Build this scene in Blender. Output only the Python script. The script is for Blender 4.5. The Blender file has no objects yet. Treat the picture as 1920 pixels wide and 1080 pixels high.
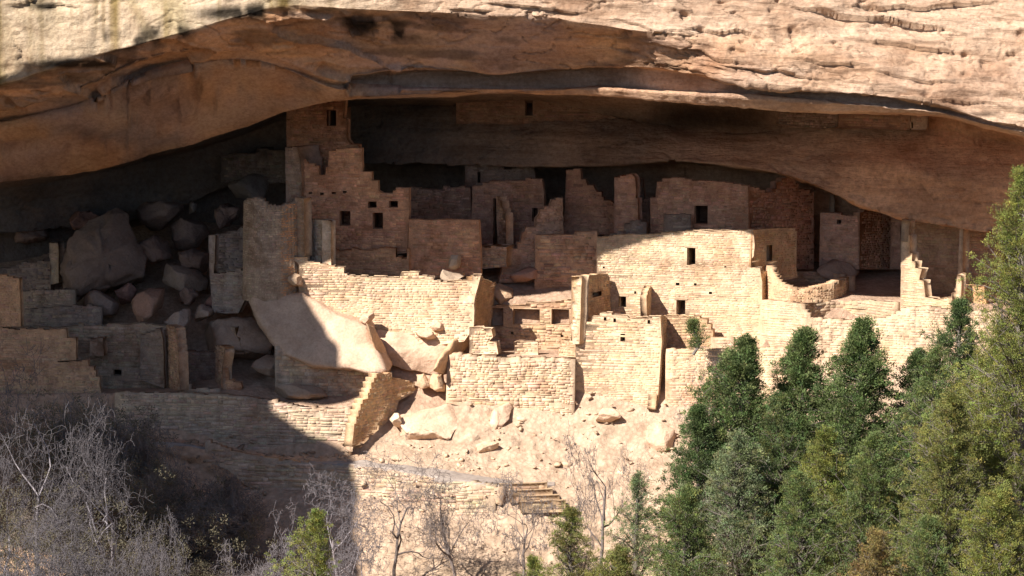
import bpy, math, random
import numpy as np
from mathutils import Vector
from mathutils.geometry import tessellate_polygon

# ---------------------------------------------------------------- camera, sky, sun, exposure
SC = bpy.context.scene
D = 150.0
TH = math.radians(7.0)
PXM = 6045.0                      # photo pixels per unit tangent (photo is 1920 wide)
CAM = np.array([0.0, -D, D * math.tan(TH)])
cd = bpy.data.cameras.new('camera')
cam = bpy.data.objects.new('camera', cd)
SC.collection.objects.link(cam)
cam.location = CAM
cam.rotation_euler = (math.pi / 2 - TH, 0, 0)
cd.sensor_width = 36.0
cd.lens = 36.0 * PXM / 1920.0
cd.clip_start = 1.0
cd.clip_end = 3000.0
SC.camera = cam

SUN = np.array([-0.60, -0.55, 0.75]); SUN /= np.linalg.norm(SUN)   # towards the sun
world = bpy.data.worlds.new('World'); SC.world = world
world.use_nodes = True
wn = world.node_tree.nodes; wl = world.node_tree.links
bg = wn['Background']
sky = wn.new('ShaderNodeTexSky')
sky.sky_type = 'NISHITA'; sky.sun_disc = False
elev = math.asin(SUN[2])
sky.sun_elevation = elev
sky.sun_rotation = math.atan2(SUN[0], SUN[1])
sky.altitude = 2100
wl.new(sky.outputs[0], bg.inputs[0]); bg.inputs[1].default_value = 0.055
sd = bpy.data.lights.new('sun', 'SUN'); sd.energy = 4.6; sd.angle = math.radians(0.53); sd.color = (1.0, 0.935, 0.86)
so = bpy.data.objects.new('sun', sd); SC.collection.objects.link(so)
so.location = (-60, -55, 90)
so.rotation_euler = Vector(SUN).to_track_quat('Z', 'Y').to_euler()
SC.view_settings.view_transform = 'Standard'; SC.view_settings.look = 'None'
SC.view_settings.gamma = 1.0; SC.view_settings.exposure = 1.28
SC.view_settings.use_curve_mapping = False
SC.cycles.max_bounces = 10; SC.cycles.diffuse_bounces = 8

# ---------------------------------------------------------------- projection helpers
FW = np.array([0, math.cos(TH), -math.sin(TH)]); UP = np.array([0, math.sin(TH), math.cos(TH)])
def ray(u, v):
    a = (np.asarray(u, float) - 960) / PXM; b = (540 - np.asarray(v, float)) / PXM
    return np.stack([a, FW[1] + b * UP[1], FW[2] + b * UP[2]], -1)
def P(u, v, Y):
    d = ray(u, v); t = (np.asarray(Y, float) + D) / d[..., 1]
    return CAM + d * t[..., None]

# ---------------------------------------------------------------- noise
def _h(ix, iy, iz, s):
    n = (ix * 374761393 + iy * 668265263 + iz * 1274126177 + s * 974634777) & 0xffffffff
    n = ((n ^ (n >> 13)) * 1103515245) & 0xffffffff
    n = ((n ^ (n >> 16)) * 2654435761) & 0xffffffff
    return ((n ^ (n >> 15)) & 0xffffff) / float(0xffffff)
def vnoise(p, s=0):
    i = np.floor(p).astype(np.int64); f = p - i; f = f * f * (3 - 2 * f)
    x, y, z = i[..., 0], i[..., 1], i[..., 2]; r = 0
    for dx in (0, 1):
        for dy in (0, 1):
            for dz in (0, 1):
                w = (f[..., 0] if dx else 1 - f[..., 0]) * (f[..., 1] if dy else 1 - f[..., 1]) * (f[..., 2] if dz else 1 - f[..., 2])
                r = r + w * _h(x + dx, y + dy, z + dz, s)
    return r * 2 - 1
def fbm(p, oct=4, s=0, g=0.5):
    a = 1.0; r = 0; t = 0
    for k in range(oct):
        r = r + a * vnoise(p * (2.03 ** k) + 17.3 * k, s + k); t += a; a *= g
    return r / t
rng = np.random.default_rng(7)

# ---------------------------------------------------------------- object helpers
def tag(o, label=None, cat=None, group=None, kind=None):
    if label: o['label'] = label
    if cat: o['category'] = cat
    if group: o['group'] = group
    if kind: o['kind'] = kind
    return o
def thing(name, label, cat, loc, group=None):
    o = bpy.data.objects.new(name, None); SC.collection.objects.link(o)
    o.location = tuple(float(c) for c in loc); o.empty_display_size = 0.3
    return tag(o, label, cat, group)
def mk(name, V, F, m, parent=None, tint=None, smooth=False, origin=None):
    """V (n,3) world coordinates; F list of index tuples or int arrays (n,3)/(n,4)"""
    V = np.asarray(V, float)
    if parent is not None:
        off = np.array(parent.location)
        if parent.parent is not None: off = off + np.array(parent.parent.location)
    elif origin is not None: off = np.array(origin, float)
    else: off = np.array([V[:, 0].mean(), V[:, 1].mean(), V[:, 2].min()])
    me = bpy.data.meshes.new(name)
    blocks = F if isinstance(F, list) and len(F) and isinstance(F[0], np.ndarray) and F[0].ndim == 2 else ([F] if isinstance(F, np.ndarray) else None)
    L = V - off
    if blocks is None:
        me.from_pydata(L.tolist(), [], [tuple(int(i) for i in f) for f in F])
    else:
        blocks = [b for b in blocks if len(b)]
        li = np.concatenate([b.ravel() for b in blocks]).astype(np.int32)
        cnt = np.concatenate([np.full(len(b), b.shape[1]) for b in blocks])
        st = np.concatenate([[0], np.cumsum(cnt)[:-1]]).astype(np.int32)
        me.vertices.add(len(L)); me.vertices.foreach_set('co', L.ravel().astype(np.float32))
        me.loops.add(len(li)); me.loops.foreach_set('vertex_index', li)
        me.polygons.add(len(cnt)); me.polygons.foreach_set('loop_start', st)
        me.update(calc_edges=True)
    if tint is not None:
        t = np.asarray(tint, float)
        if t.ndim == 1: t = np.tile(t, (len(V), 1))
        ca = me.color_attributes.new('tint', 'FLOAT_COLOR', 'POINT')
        ca.data.foreach_set('color', np.concatenate([t[:, :3], np.ones((len(t), 1))], 1).ravel().astype(np.float32))
    if smooth: me.polygons.foreach_set('use_smooth', np.ones(len(me.polygons), bool))
    me.materials.append(m); me.validate(); me.update()
    o = bpy.data.objects.new(name, me); SC.collection.objects.link(o)
    o.location = tuple(off) if parent is None else (0, 0, 0)
    if parent is not None: o.parent = parent
    return o

# ---------------------------------------------------------------- materials
def nmat(name):
    m = bpy.data.materials.new(name); m.use_nodes = True
    nt = m.node_tree; b = nt.nodes['Principled BSDF']; b.inputs['Roughness'].default_value = 0.95
    b.inputs['Specular IOR Level'].default_value = 0.15
    return m, nt, b
def N(nt, t, **k):
    n = nt.nodes.new(t)
    for a, v in k.items(): setattr(n, a, v)
    return n
def noise(nt, vec, scale, detail=6, rough=0.6):
    n = N(nt, 'ShaderNodeTexNoise'); n.inputs['Scale'].default_value = scale; n.inputs['Detail'].default_value = detail
    n.inputs['Roughness'].default_value = rough; nt.links.new(vec, n.inputs['Vector']); return n.outputs['Fac']
def ramp(nt, fac, stops):
    r = N(nt, 'ShaderNodeValToRGB'); e = r.color_ramp.elements
    while len(e) < len(stops): e.new(0.5)
    for i, (p, c) in enumerate(stops): e[i].position = p; e[i].color = (*c, 1) if len(c) == 3 else c
    nt.links.new(fac, r.inputs[0]); return r.outputs[0]
def mix(nt, a, b, fac, mode='MIX'):
    n = N(nt, 'ShaderNodeMix', data_type='RGBA', blend_type=mode)
    for s, v in ((n.inputs[0], fac), (n.inputs[6], a), (n.inputs[7], b)):
        if isinstance(v, bpy.types.NodeSocket): nt.links.new(v, s)
        else: s.default_value = v if isinstance(v, (int, float)) else (*v, 1)
    return n.outputs[2]
def mapping(nt, sc):
    g = N(nt, 'ShaderNodeNewGeometry'); m = N(nt, 'ShaderNodeMapping'); m.inputs['Scale'].default_value = sc
    nt.links.new(g.outputs['Position'], m.inputs['Vector']); return m.outputs[0]
def bump(nt, b, h, strength, dist, prev=None):
    n = N(nt, 'ShaderNodeBump'); n.inputs['Strength'].default_value = strength; n.inputs['Distance'].default_value = dist
    nt.links.new(h, n.inputs['Height'])
    if prev is not None: nt.links.new(prev, n.inputs['Normal'])
    nt.links.new(n.outputs[0], b.inputs['Normal']); return n.outputs[0]
def tint(nt):
    a = N(nt, 'ShaderNodeVertexColor'); a.layer_name = 'tint'; return a.outputs['Color']

def m_masonry():
    m, nt, b = nmat('sandstone_masonry')
    v = mapping(nt, (1, 1, 1))
    c = mix(nt, tint(nt), ramp(nt, noise(nt, v, 2.2, 6), [(0.3, (.72, .68, .64)), (0.7, (1.15, 1.12, 1.08))]), 1.0, 'MULTIPLY')
    c = mix(nt, c, ramp(nt, noise(nt, v, 14, 4), [(0.3, (.82, .8, .78)), (0.7, (1.1, 1.1, 1.1))]), 1.0, 'MULTIPLY')
    c = mix(nt, c, ramp(nt, noise(nt, v, .55, 5), [(0.36, (.86, .79, .74)), (0.5, (1, 1, 1)), (0.64, (1.06, 1.05, .99))]), 1.0, 'MULTIPLY')
    nt.links.new(c, b.inputs['Base Color'])
    bump(nt, b, noise(nt, v, 18, 6, .7), 0.9, 0.022); return m
def m_rock():
    m, nt, b = nmat('cliff_sandstone')
    v = mapping(nt, (1, 1, 1)); vs = mapping(nt, (.12, .3, 1.1)); vv = mapping(nt, (.9, .5, .07))
    sx = N(nt, 'ShaderNodeSeparateXYZ'); gg = N(nt, 'ShaderNodeNewGeometry'); nt.links.new(gg.outputs['Position'], sx.inputs[0])
    mr = N(nt, 'ShaderNodeMapRange'); mr.inputs[1].default_value = -11; mr.inputs[2].default_value = 0; mr.inputs[3].default_value = .25; nt.links.new(sx.outputs[0], mr.inputs[0])
    c = tint(nt)
    c = mix(nt, c, ramp(nt, noise(nt, v, .35, 7), [(0.32, (.70, .62, .56)), (0.5, (1, .98, .96)), (0.68, (1.12, 1.12, 1.12))]), 1.0, 'MULTIPLY')
    c = mix(nt, c, ramp(nt, noise(nt, vs, 1.5, 8, .65), [(0.35, (.78, .70, .64)), (0.55, (1.05, 1.02, 1.0))]), mr.outputs[0], 'MULTIPLY')
    c = mix(nt, c, ramp(nt, noise(nt, v, 5, 6, .7), [(0.34, (.74, .7, .68)), (0.6, (1.05, 1.05, 1.05))]), 1.0, 'MULTIPLY')
    nt.links.new(c, b.inputs['Base Color'])
    n1 = bump(nt, b, noise(nt, vs, 4, 10, .7), 1.0, 0.20); bn = n1.node; nt.links.new(mr.outputs[0], bn.inputs['Strength'])
    bump(nt, b, noise(nt, v, 7, 8, .7), 0.8, 0.10, n1); return m
def m_boulder():
    m, nt, b = nmat('boulder_sandstone')
    v = mapping(nt, (1, 1, 1))
    c = mix(nt, tint(nt), ramp(nt, noise(nt, v, .9, 7), [(0.3, (.75, .70, .66)), (0.65, (1.1, 1.08, 1.05))]), 1.0, 'MULTIPLY')
    c = mix(nt, c, ramp(nt, noise(nt, v, 9, 5), [(0.3, (.85, .83, .8)), (0.6, (1.05, 1.05, 1.05))]), 1.0, 'MULTIPLY')
    nt.links.new(c, b.inputs['Base Color'])
    bump(nt, b, noise(nt, v, 5, 9, .65), 0.8, 0.08); return m
def m_ground():
    m, nt, b = nmat('rubbly_soil')
    v = mapping(nt, (1, 1, 1))
    c = mix(nt, tint(nt), ramp(nt, noise(nt, v, 1.3, 8, .65), [(0.3, (.68, .64, .6)), (0.65, (1.12, 1.1, 1.08))]), 1.0, 'MULTIPLY')
    vo = N(nt, 'ShaderNodeTexVoronoi'); vo.inputs['Scale'].default_value = 4.5; nt.links.new(v, vo.inputs['Vector'])
    c = mix(nt, c, ramp(nt, vo.outputs['Distance'], [(0.0, (1.1, 1.1, 1.1)), (0.7, (.78, .76, .74))]), 0.8, 'MULTIPLY')
    nt.links.new(c, b.inputs['Base Color'])
    n1 = bump(nt, b, vo.outputs['Distance'], 0.6, -0.08)
    bump(nt, b, noise(nt, v, 9, 8, .7), 0.9, 0.08, n1); return m
def m_plain(name, rough=.95, nz=12, lo=.75, hi=1.15, bmp=.02, trans=0.0):
    m, nt, b = nmat(name); b.inputs['Roughness'].default_value = rough
    v = mapping(nt, (1, 1, 1))
    c = mix(nt, tint(nt), ramp(nt, noise(nt, v, nz, 4), [(0.3, (lo,) * 3), (0.7, (hi,) * 3)]), 1.0, 'MULTIPLY')
    nt.links.new(c, b.inputs['Base Color'])
    if bmp: bump(nt, b, noise(nt, v, nz * 2, 5), .7, bmp)
    if trans:
        tr = N(nt, 'ShaderNodeBsdfTranslucent'); nt.links.new(c, tr.inputs[0])
        mx = N(nt, 'ShaderNodeMixShader'); mx.inputs[0].default_value = trans
        nt.links.new(b.outputs[0], mx.inputs[1]); nt.links.new(tr.outputs[0], mx.inputs[2])
        nt.links.new(mx.outputs[0], nt.nodes['Material Output'].inputs[0])
    return m
M_MAS = m_masonry(); M_ROCK = m_rock(); M_BLD = m_boulder(); M_GRD = m_ground()
M_PATH = m_plain('packed_path_dirt', nz=3, bmp=.02); M_BARK = m_plain('bark', nz=20)
M_LEAF = m_plain('conifer_foliage', rough=.7, nz=3, lo=.7, hi=1.25, bmp=0, trans=.25)
M_TWIG = m_plain('bare_twigs', nz=6, lo=.8, hi=1.15, bmp=0); M_WOOD = m_plain('weathered_wood', nz=9)

TAN = (.56, .41, .285); PALE = (.60, .45, .32); PINK = (.50, .34, .245); GREY = (.43, .325, .24); ORNG = (.50, .33, .20); DUST = (.44, .33, .245)

# ---------------------------------------------------------------- lofted sheets (cliff, ground)
def loft(table, seg, du):
    us = np.array([t[0] for t in table], float); A = np.array([t[1] for t in table], float)   # (nu, rows, 2)
    U = np.arange(us[0], us[-1] + .1, du)
    # monotone-ish cubic: finite-difference hermite
    m = np.zeros_like(A); dx = np.diff(us)
    d = np.diff(A, axis=0) / dx[:, None, None]
    m[1:-1] = np.where(d[1:] * d[:-1] > 0, 2 * d[1:] * d[:-1] / (d[1:] + d[:-1] + 1e-9 * np.sign(d[1:] + d[:-1] + 1e-12)), 0); m[0] = d[0]; m[-1] = d[-1]
    k = np.clip(np.searchsorted(us, U, side='right') - 1, 0, len(us) - 2)
    h = dx[k]; t = ((U - us[k]) / h)[:, None, None]; h = h[:, None, None]
    B = (2*t**3-3*t**2+1)*A[k] + (t**3-2*t**2+t)*h*m[k] + (-2*t**3+3*t**2)*A[k+1] + (t**3-t**2)*h*m[k+1]
    rows = [B[:, 0]]; rid = [0.0]
    for r in range(B.shape[1] - 1):
        for j in range(1, seg[r] + 1):
            f = j / seg[r]; rows.append(B[:, r] * (1 - f) + B[:, r + 1] * f); rid.append(r + f)
    R = np.stack(rows, 0)                                   # (nr, nU, 2)
    W = P(np.broadcast_to(U, R.shape[:2]), R[..., 0], R[..., 1])
    return U, np.array(rid), W
def grid_faces(nr, nc):
    i = np.arange(nr - 1)[:, None] * nc + np.arange(nc - 1)[None, :]
    return np.stack([i, i + 1, i + nc + 1, i + nc], -1).reshape(-1, 4)
def grid_normals(W):
    a = np.gradient(W, axis=1); b = np.gradient(W, axis=0); n = np.cross(a, b)
    return n / (np.linalg.norm(n, axis=-1, keepdims=True) + 1e-9)

# cliff: c1 high .. c14 foot of the back wall, as (v, Y)
CL = [
(-700,[(-800,-10),(0,-14),(230,-13),(260,-10),(300,-8),(302,-7.2),(325,-6.6),(327,-6.6),(420,0),(415,3),(430,5),(450,5.5),(470,6),(468,8),(640,9)]),
(-250,[(-800,-9),(0,-12.5),(205,-12),(225,-10),(240,-9),(240,-8.2),(262,-7.5),(264,-7.5),(390,-1),(385,3),(400,5),(430,5.5),(450,6),(448,8),(620,9)]),
(0,[(-800,-7.5),(0,-10.6),(158,-10.6),(185,-9.2),(205,-8.4),(204,-7.4),(228,-6.7),(230,-6.7),(345,-1),(340,3),(352,6.5),(390,7),(440,7.2),(438,9),(600,10)]),
(150,[(-800,-6.5),(0,-9.5),(112,-9.8),(142,-9.0),(172,-8.1),(171,-7.4),(195,-6.9),(197,-6.9),(328,-.5),(322,4),(335,8.5),(370,9.2),(430,9.6),(428,10.5),(560,12)]),
(300,[(-800,-6),(0,-8.8),(72,-9.2),(95,-8.6),(118,-8.0),(117,-7.6),(132,-7.2),(134,-7.2),(292,-.8),(286,4),(300,10),(340,10.5),(400,11),(398,12),(540,14)]),
(450,[(-800,-5.5),(0,-8.6),(30,-8.8),(62,-8.2),(98,-7.3),(97,-7.1),(110,-6.7),(112,-6.7),(245,-1),(240,3),(255,9.5),(290,10),(340,11),(338,12),(500,14)]),
(540,[(-800,-5.2),(-60,-8.2),(10,-8.4),(62,-7.6),(120,-6.2),(119,-6),(130,-5.7),(132,-5.7),(208,-2),(203,4),(220,9.5),(260,10),(320,11),(318,12),(490,14)]),
(640,[(-800,-5),(-60,-7.9),(16,-8.0),(80,-6.9),(157,-5.3),(156,-4.9),(163,-4.5),(166,-4.9),(189,-3.8),(184,4),(200,9.5),(260,9),(308,8.5),(306,12),(480,14)]),
(800,[(-800,-4.5),(-40,-7.4),(24,-7.5),(80,-6.7),(137,-5.7),(136,-4.7),(163,-4.3),(165,-5.1),(180,-4.8),(176,3.5),(195,8.5),(250,7.5),(307,7),(305,11),(480,13)]),
(1000,[(-800,-4),(-30,-7.2),(30,-7.4),(85,-6.8),(137,-6.0),(136,-5.0),(165,-4.7),(167,-5.5),(177,-5.2),(174,3.5),(195,7.5),(255,6),(312,5.5),(310,10),(470,12)]),
(1120,[(-800,-4),(-20,-7.3),(48,-7.5),(88,-7.1),(124,-6.5),(123,-5.4),(164,-5.1),(166,-6.0),(178,-5.7),(175,3.5),(215,6.5),(262,5),(309,4.5),(307,9),(450,11)]),
(1250,[(-800,-4),(-10,-7.0),(62,-7.8),(105,-7.7),(134,-7.3),(133,-6.2),(172,-5.9),(174,-6.8),(189,-6.4),(186,4),(235,5),(268,3.8),(301,3.0),(299,8),(440,10)]),
(1400,[(-800,-4),(-10,-6.6),(60,-7.4),(120,-8.2),(157,-8.3),(156,-7.2),(178,-7.0),(180,-7.8),(200,-7.3),(197,3),(252,3.8),(285,2.4),(314,1.6),(312,7),(450,9)]),
(1480,[(-800,-4),(-10,-6.5),(60,-7.4),(120,-8.2),(165,-8.5),(164,-7.5),(185,-7.3),(187,-8.0),(205,-7.5),(202,2),(240,2.8),(290,1.2),(330,.4),(328,6),(470,8)]),
(1560,[(-800,-4),(-10,-6.4),(60,-7.4),(120,-8.2),(172,-8.6),(171,-7.6),(190,-7.4),(192,-8.2),(209,-7.7),(206,1.0),(238,1.6),(300,.2),(362,-.4),(360,5),(490,7)]),
(1640,[(-800,-4),(-10,-6.4),(70,-7.4),(130,-8.2),(180,-8.7),(179,-7.8),(196,-7.6),(198,-8.3),(211,-7.8),(208,.2),(238,.8),(310,-.8),(394,-1.2),(392,4.5),(500,6.5)]),
(1760,[(-800,-4),(-10,-6.4),(80,-7.5),(150,-8.3),(200,-8.8),(199,-8.1),(208,-8.0),(210,-8.4),(218,-8.0),(215,-.8),(244,-.4),(330,-2.0),(420,-2.2),(418,4),(520,6)]),
(1860,[(-800,-4),(-10,-6.6),(90,-7.6),(170,-8.4),(228,-8.9),(228,-8.5),(234,-8.4),(236,-8.5),(240,-8.1),(237,-2.2),(262,-1.6),(350,-3.0),(438,-3.0),(436,3),(540,5)]),
(1930,[(-800,-4),(-10,-6.8),(100,-7.8),(180,-8.6),(238,-9),(239,-8.7),(246,-8.6),(248,-8.7),(255,-8.3),(252,-3),(275,-2.2),(360,-3.4),(447,-3.4),(445,2),(550,4)]),
(2300,[(-800,-5),(-10,-8.2),(120,-9.4),(220,-10),(300,-10.4),(301,-10.2),(308,-10.1),(310,-10.2),(318,-9.8),(320,-7),(335,-6),(400,-5.5),(480,-5.5),(478,-1),(600,1)]),
(2800,[(-800,-8),(-10,-12),(150,-13),(250,-14),(400,-14.4),(401,-14.2),(410,-14.1),(412,-14.2),(420,-13.8),(425,-13),(440,-12),(500,-11),(560,-11),(562,-9),(700,-8)]),
]
SEG = [16, 40, 26, 26, 3, 9, 3, 7, 9, 9, 20, 24, 5, 12]
for _u, _r in CL:
    _r[-1] = (_r[-1][0] + 150, _r[-1][1] + 1)
    _k = float(np.interp(_u, [-700, -250, 0, 150, 300, 450, 540, 640, 760], [6, 4.5, 3.4, 2.6, 1.7, 1.2, .8, .4, 0]))
    for _i in range(1, 8): _r[_i] = (_r[_i][0], _r[_i][1] + _k)
    _k = float(np.interp(_u, [700, 850, 1120, 1250], [0, .75, .75, 0]))
    for _i in range(5, 9): _r[_i] = (_r[_i][0], _r[_i][1] + _k)
    _k = float(np.interp(_u, [620, 760, 1200, 1340], [0, 1, 1, 0]))
    for _i, _a in ((2, -.12), (3, .7), (4, .8), (5, .8), (6, .7), (7, .25), (8, .2)): _r[_i] = (_r[_i][0], _r[_i][1] + _k * _a)
    if -100 < _u < 400: _r[6] = (_r[6][0], _r[6][1] + .5)
U, RID, W = loft(CL, SEG, 3.2)
nrm = grid_normals(W)
if nrm[30, :, 1].mean() > 0: nrm = -nrm
def clampw(x, a, b): return np.clip((x - a) / (b - a), 0, 1)
rr = RID[:, None] * np.ones(len(U)); uu = np.ones(len(RID))[:, None] * U
in_front = 1 - clampw(rr, 8.2, 9.0)
tilt = np.stack([W[..., 0], W[..., 1], W[..., 2] + .17 * np.maximum(W[..., 0] - 2, 0)], -1)
strat = fbm(tilt * np.array([.20, .25, 1.15]) + .7 * fbm(W * .35, 3, 5)[..., None], 5, 11, .55)
strat = np.tanh(3.2 * strat)
strat2 = np.tanh(4 * fbm(tilt * np.array([.5, .5, 3.2]) + .5 * fbm(W * .6, 2, 6)[..., None], 3, 13))
lower = 1 - clampw(rr, 4.3, 4.9) * (1 - clampw(rr, 8.5, 9.5)) * .8        # keep the thin band lips clean
right = clampw(uu, 1130, 1330); vmid = clampw(uu, 560, 680) * (1 - clampw(uu, 1130, 1300)) * clampw(rr, 1.8, 2.1) * (1 - clampw(rr, 4.9, 5.1))
disp = .28 * fbm(W * .22, 4, 3) + ((.04 + .13 * right * in_front) * strat + (.02 + .05 * right * in_front) * strat2) * lower * (1 - .7 * vmid) + (.10 * fbm(W * 1.1, 5, 9) * lower + .05 * fbm(W * 3.1, 4, 21)) * (1 - .5 * vmid)
crk = np.abs(fbm(tilt * np.array([.35, .3, 1.0]) + .5 * fbm(W * .8, 3, 45)[..., None], 3, 43)); disp += -.10 * np.exp(-(crk / .018) ** 2) * lower
def ledge(u0, v0, u1, v1, amp, h):
    global disp
    a = P(u0, v0, -7.5); b = P(u1, v1, -7.5); t = (W[..., 0] - a[0]) / (b[0] - a[0]); zl = a[2] + (b[2] - a[2]) * t + .25 * vnoise(W * np.array([1.1, .1, .1]), int(u0))
    win = clampw(t, 0, .25) * (1 - clampw(t, .75, 1)); q = (zl - W[..., 2]) / h
    d = np.where(q > 0, -np.clip(1 - q, 0, 1) ** .8, .55 * np.clip(1 + q * .8, 0, 1)); disp = disp + .42 * amp * d * win * (rr < 4.6)
for a in [(1470, 12, 1830, 62, .75, 1.1), (1600, 70, 1830, 98, .5, .6), (1270, 52, 1440, 74, .45, .5), (1200, 84, 1420, 118, .5, .6), (1480, 108, 1640, 132, .4, .5), (1330, 118, 1560, 150, .35, .4), (1560, 20, 1900, 8, .5, .6),
          (900, 8, 1110, 20, .4, .4), (840, 14, 930, 24, .4, .35), (1620, 128, 1800, 160, .3, .4), (1150, 40, 1300, 60, .3, .4), (1700, 180, 1900, 205, .25, .4), (0, 8, 180, -4, .4, .4), (60, 12, 160, 10, .3, .3)]: ledge(*a)
# scooped spalls in the left ceiling, joints and cracks
sc = fbm(W * np.array([.35, .3, .9]) + np.array([W[..., 2] * .35]).transpose(1, 2, 0) * np.array([1, 0, 0]), 3, 31)
disp += np.where((rr < 8) & (rr > 2.0) & (uu < 1300), (-.45 * clampw(sc, .10, .16) + .1 * clampw(sc, .0, .1)) * (1 - clampw(uu, 600, 900)) * clampw(rr, 2.0, 2.4) * (1 - clampw(rr, 7.4, 8)), 0)
pk = fbm(W * np.array([1.2, 1.2, 2.2]), 2, 41)
disp += -.22 * clampw(pk, .45, .6) * (1 - clampw(rr, 2.6, 3)) * clampw(uu, 800, 1000)
W = W + nrm * disp[..., None]
# rock colours: bleached outer face, ochre / mauve stained vault, smoke-darkened back wall with painted shade and bounce
face = np.array([.52, .385, .28]); ochre = np.array([.60, .345, .19]); mauve = np.array([.43, .295, .235]); back = np.array([.50, .32, .21]); band = np.array([.46, .35, .285])
n1 = clampw(fbm(W * np.array([.22, .2, .5]), 4, 51), -.25, .3)[..., None]
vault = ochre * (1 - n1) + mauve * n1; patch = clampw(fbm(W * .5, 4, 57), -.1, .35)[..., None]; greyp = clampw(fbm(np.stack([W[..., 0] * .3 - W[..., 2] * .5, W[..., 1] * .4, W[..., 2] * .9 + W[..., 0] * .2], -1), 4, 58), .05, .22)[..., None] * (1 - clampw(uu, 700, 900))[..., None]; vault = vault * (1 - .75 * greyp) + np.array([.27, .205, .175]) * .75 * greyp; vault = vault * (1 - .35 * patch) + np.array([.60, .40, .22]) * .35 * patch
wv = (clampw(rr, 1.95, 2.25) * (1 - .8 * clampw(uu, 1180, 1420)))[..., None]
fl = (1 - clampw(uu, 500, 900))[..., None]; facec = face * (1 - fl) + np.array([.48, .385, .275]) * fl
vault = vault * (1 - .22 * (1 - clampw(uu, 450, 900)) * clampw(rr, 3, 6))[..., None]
col = facec * (1 - wv) + vault * wv
wb = (clampw(rr, 4.95, 5.05) * (1 - clampw(rr, 6.0, 6.1)) * clampw(uu, 600, 680))[..., None]
col = col * (1 - wb) + band * wb
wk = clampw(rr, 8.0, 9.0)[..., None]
soot_shade = np.clip(clampw(uu, 620, 1350) * .8 + .12 + .35 * fbm(W * .4, 4, 59), 0, 1)[..., None]
backc = np.array([.13, .115, .105]) * (1 - soot_shade ** 1.3) + back * soot_shade ** 1.3 * (1 + np.array([.55, .42, .26]) * clampw(uu, 1250, 1650)[..., None])  # left: soot plus painted shade; right: bounce light painted into the colour
q = P(1345, 222, 3.); recess_shade = np.exp(-(np.abs(W[..., 0] - q[0]) / 3.0) ** 4 - (np.abs(W[..., 2] - q[2]) / .75) ** 4)[..., None]
backc = backc * (1 - .85 * recess_shade)  # darkness of the deep recess painted into the back wall colour
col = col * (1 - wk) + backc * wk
# desert-varnish streaks running down the left face, black water stains under its brow
st = clampw(fbm(np.stack([W[..., 0] * 1.5, W[..., 1] * .2, W[..., 2] * .10], -1), 3, 61), .05, .4) * (1 - clampw(uu, 560, 720)) * (1 - clampw(rr, 2.0, 2.3))
st2 = clampw(fbm(np.stack([W[..., 0] * .6 + .3 * W[..., 2], W[..., 1] * .2, W[..., 2] * .12], -1), 3, 63), .0, .3) * (1 - clampw(uu, 500, 640)) * (1 - clampw(rr, 2.0, 2.3))
col = col * (1 - .78 * st[..., None] * np.array([.75, .8, 1.0])) * (1 - .35 * st2[..., None] * np.array([.7, .7, 1.0]))
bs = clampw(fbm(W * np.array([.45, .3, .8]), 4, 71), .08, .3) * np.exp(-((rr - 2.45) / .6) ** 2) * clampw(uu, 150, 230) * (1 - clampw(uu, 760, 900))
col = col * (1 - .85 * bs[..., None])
for u0, v0, ru, rv in [(235, 75, 60, 22), (320, 60, 50, 18), (440, 25, 70, 12), (500, 20, 50, 14), (700, 45, 60, 14), (735, 68, 35, 14), (90, 12, 40, 8), (150, 120, 90, 10), (60, 215, 120, 10)]:
    q = P(u0, v0, -7.3); m_ = np.exp(-((W[..., 0] - q[0]) * 40 / ru) ** 2 - ((W[..., 2] - q[2]) * 40 / rv) ** 2) * clampw(fbm(W * np.array([1.6, 1.2, .9]), 4, 73), -.25, .12) * (rr < 5)
    col = col * (1 - .9 * np.clip(m_ * 1.3, 0, 1)[..., None])
bs2 = clampw(fbm(W * np.array([.35, .3, 1.6]), 4, 75), .12, .35) * (rr > 2) * (rr < 4) * .5
col = col * (1 - bs2[..., None])
# plateau on top + back
top = W[0].copy(); ext = []
for dy, dz in ((60, 6), (25, 4), (8, 2), (2.5, .6)):
    q = top.copy(); q[:, 1] += dy; q[:, 2] += dz; ext.append(q)
Wf = np.concatenate([np.stack(ext), W]); colf = np.concatenate([np.repeat(col[:1], 4, 0), col])
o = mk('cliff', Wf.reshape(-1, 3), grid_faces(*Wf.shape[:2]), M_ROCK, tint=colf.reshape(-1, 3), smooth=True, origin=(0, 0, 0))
tag(o, 'overhanging sandstone cliff with a deep arched alcove', kind='structure')

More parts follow.
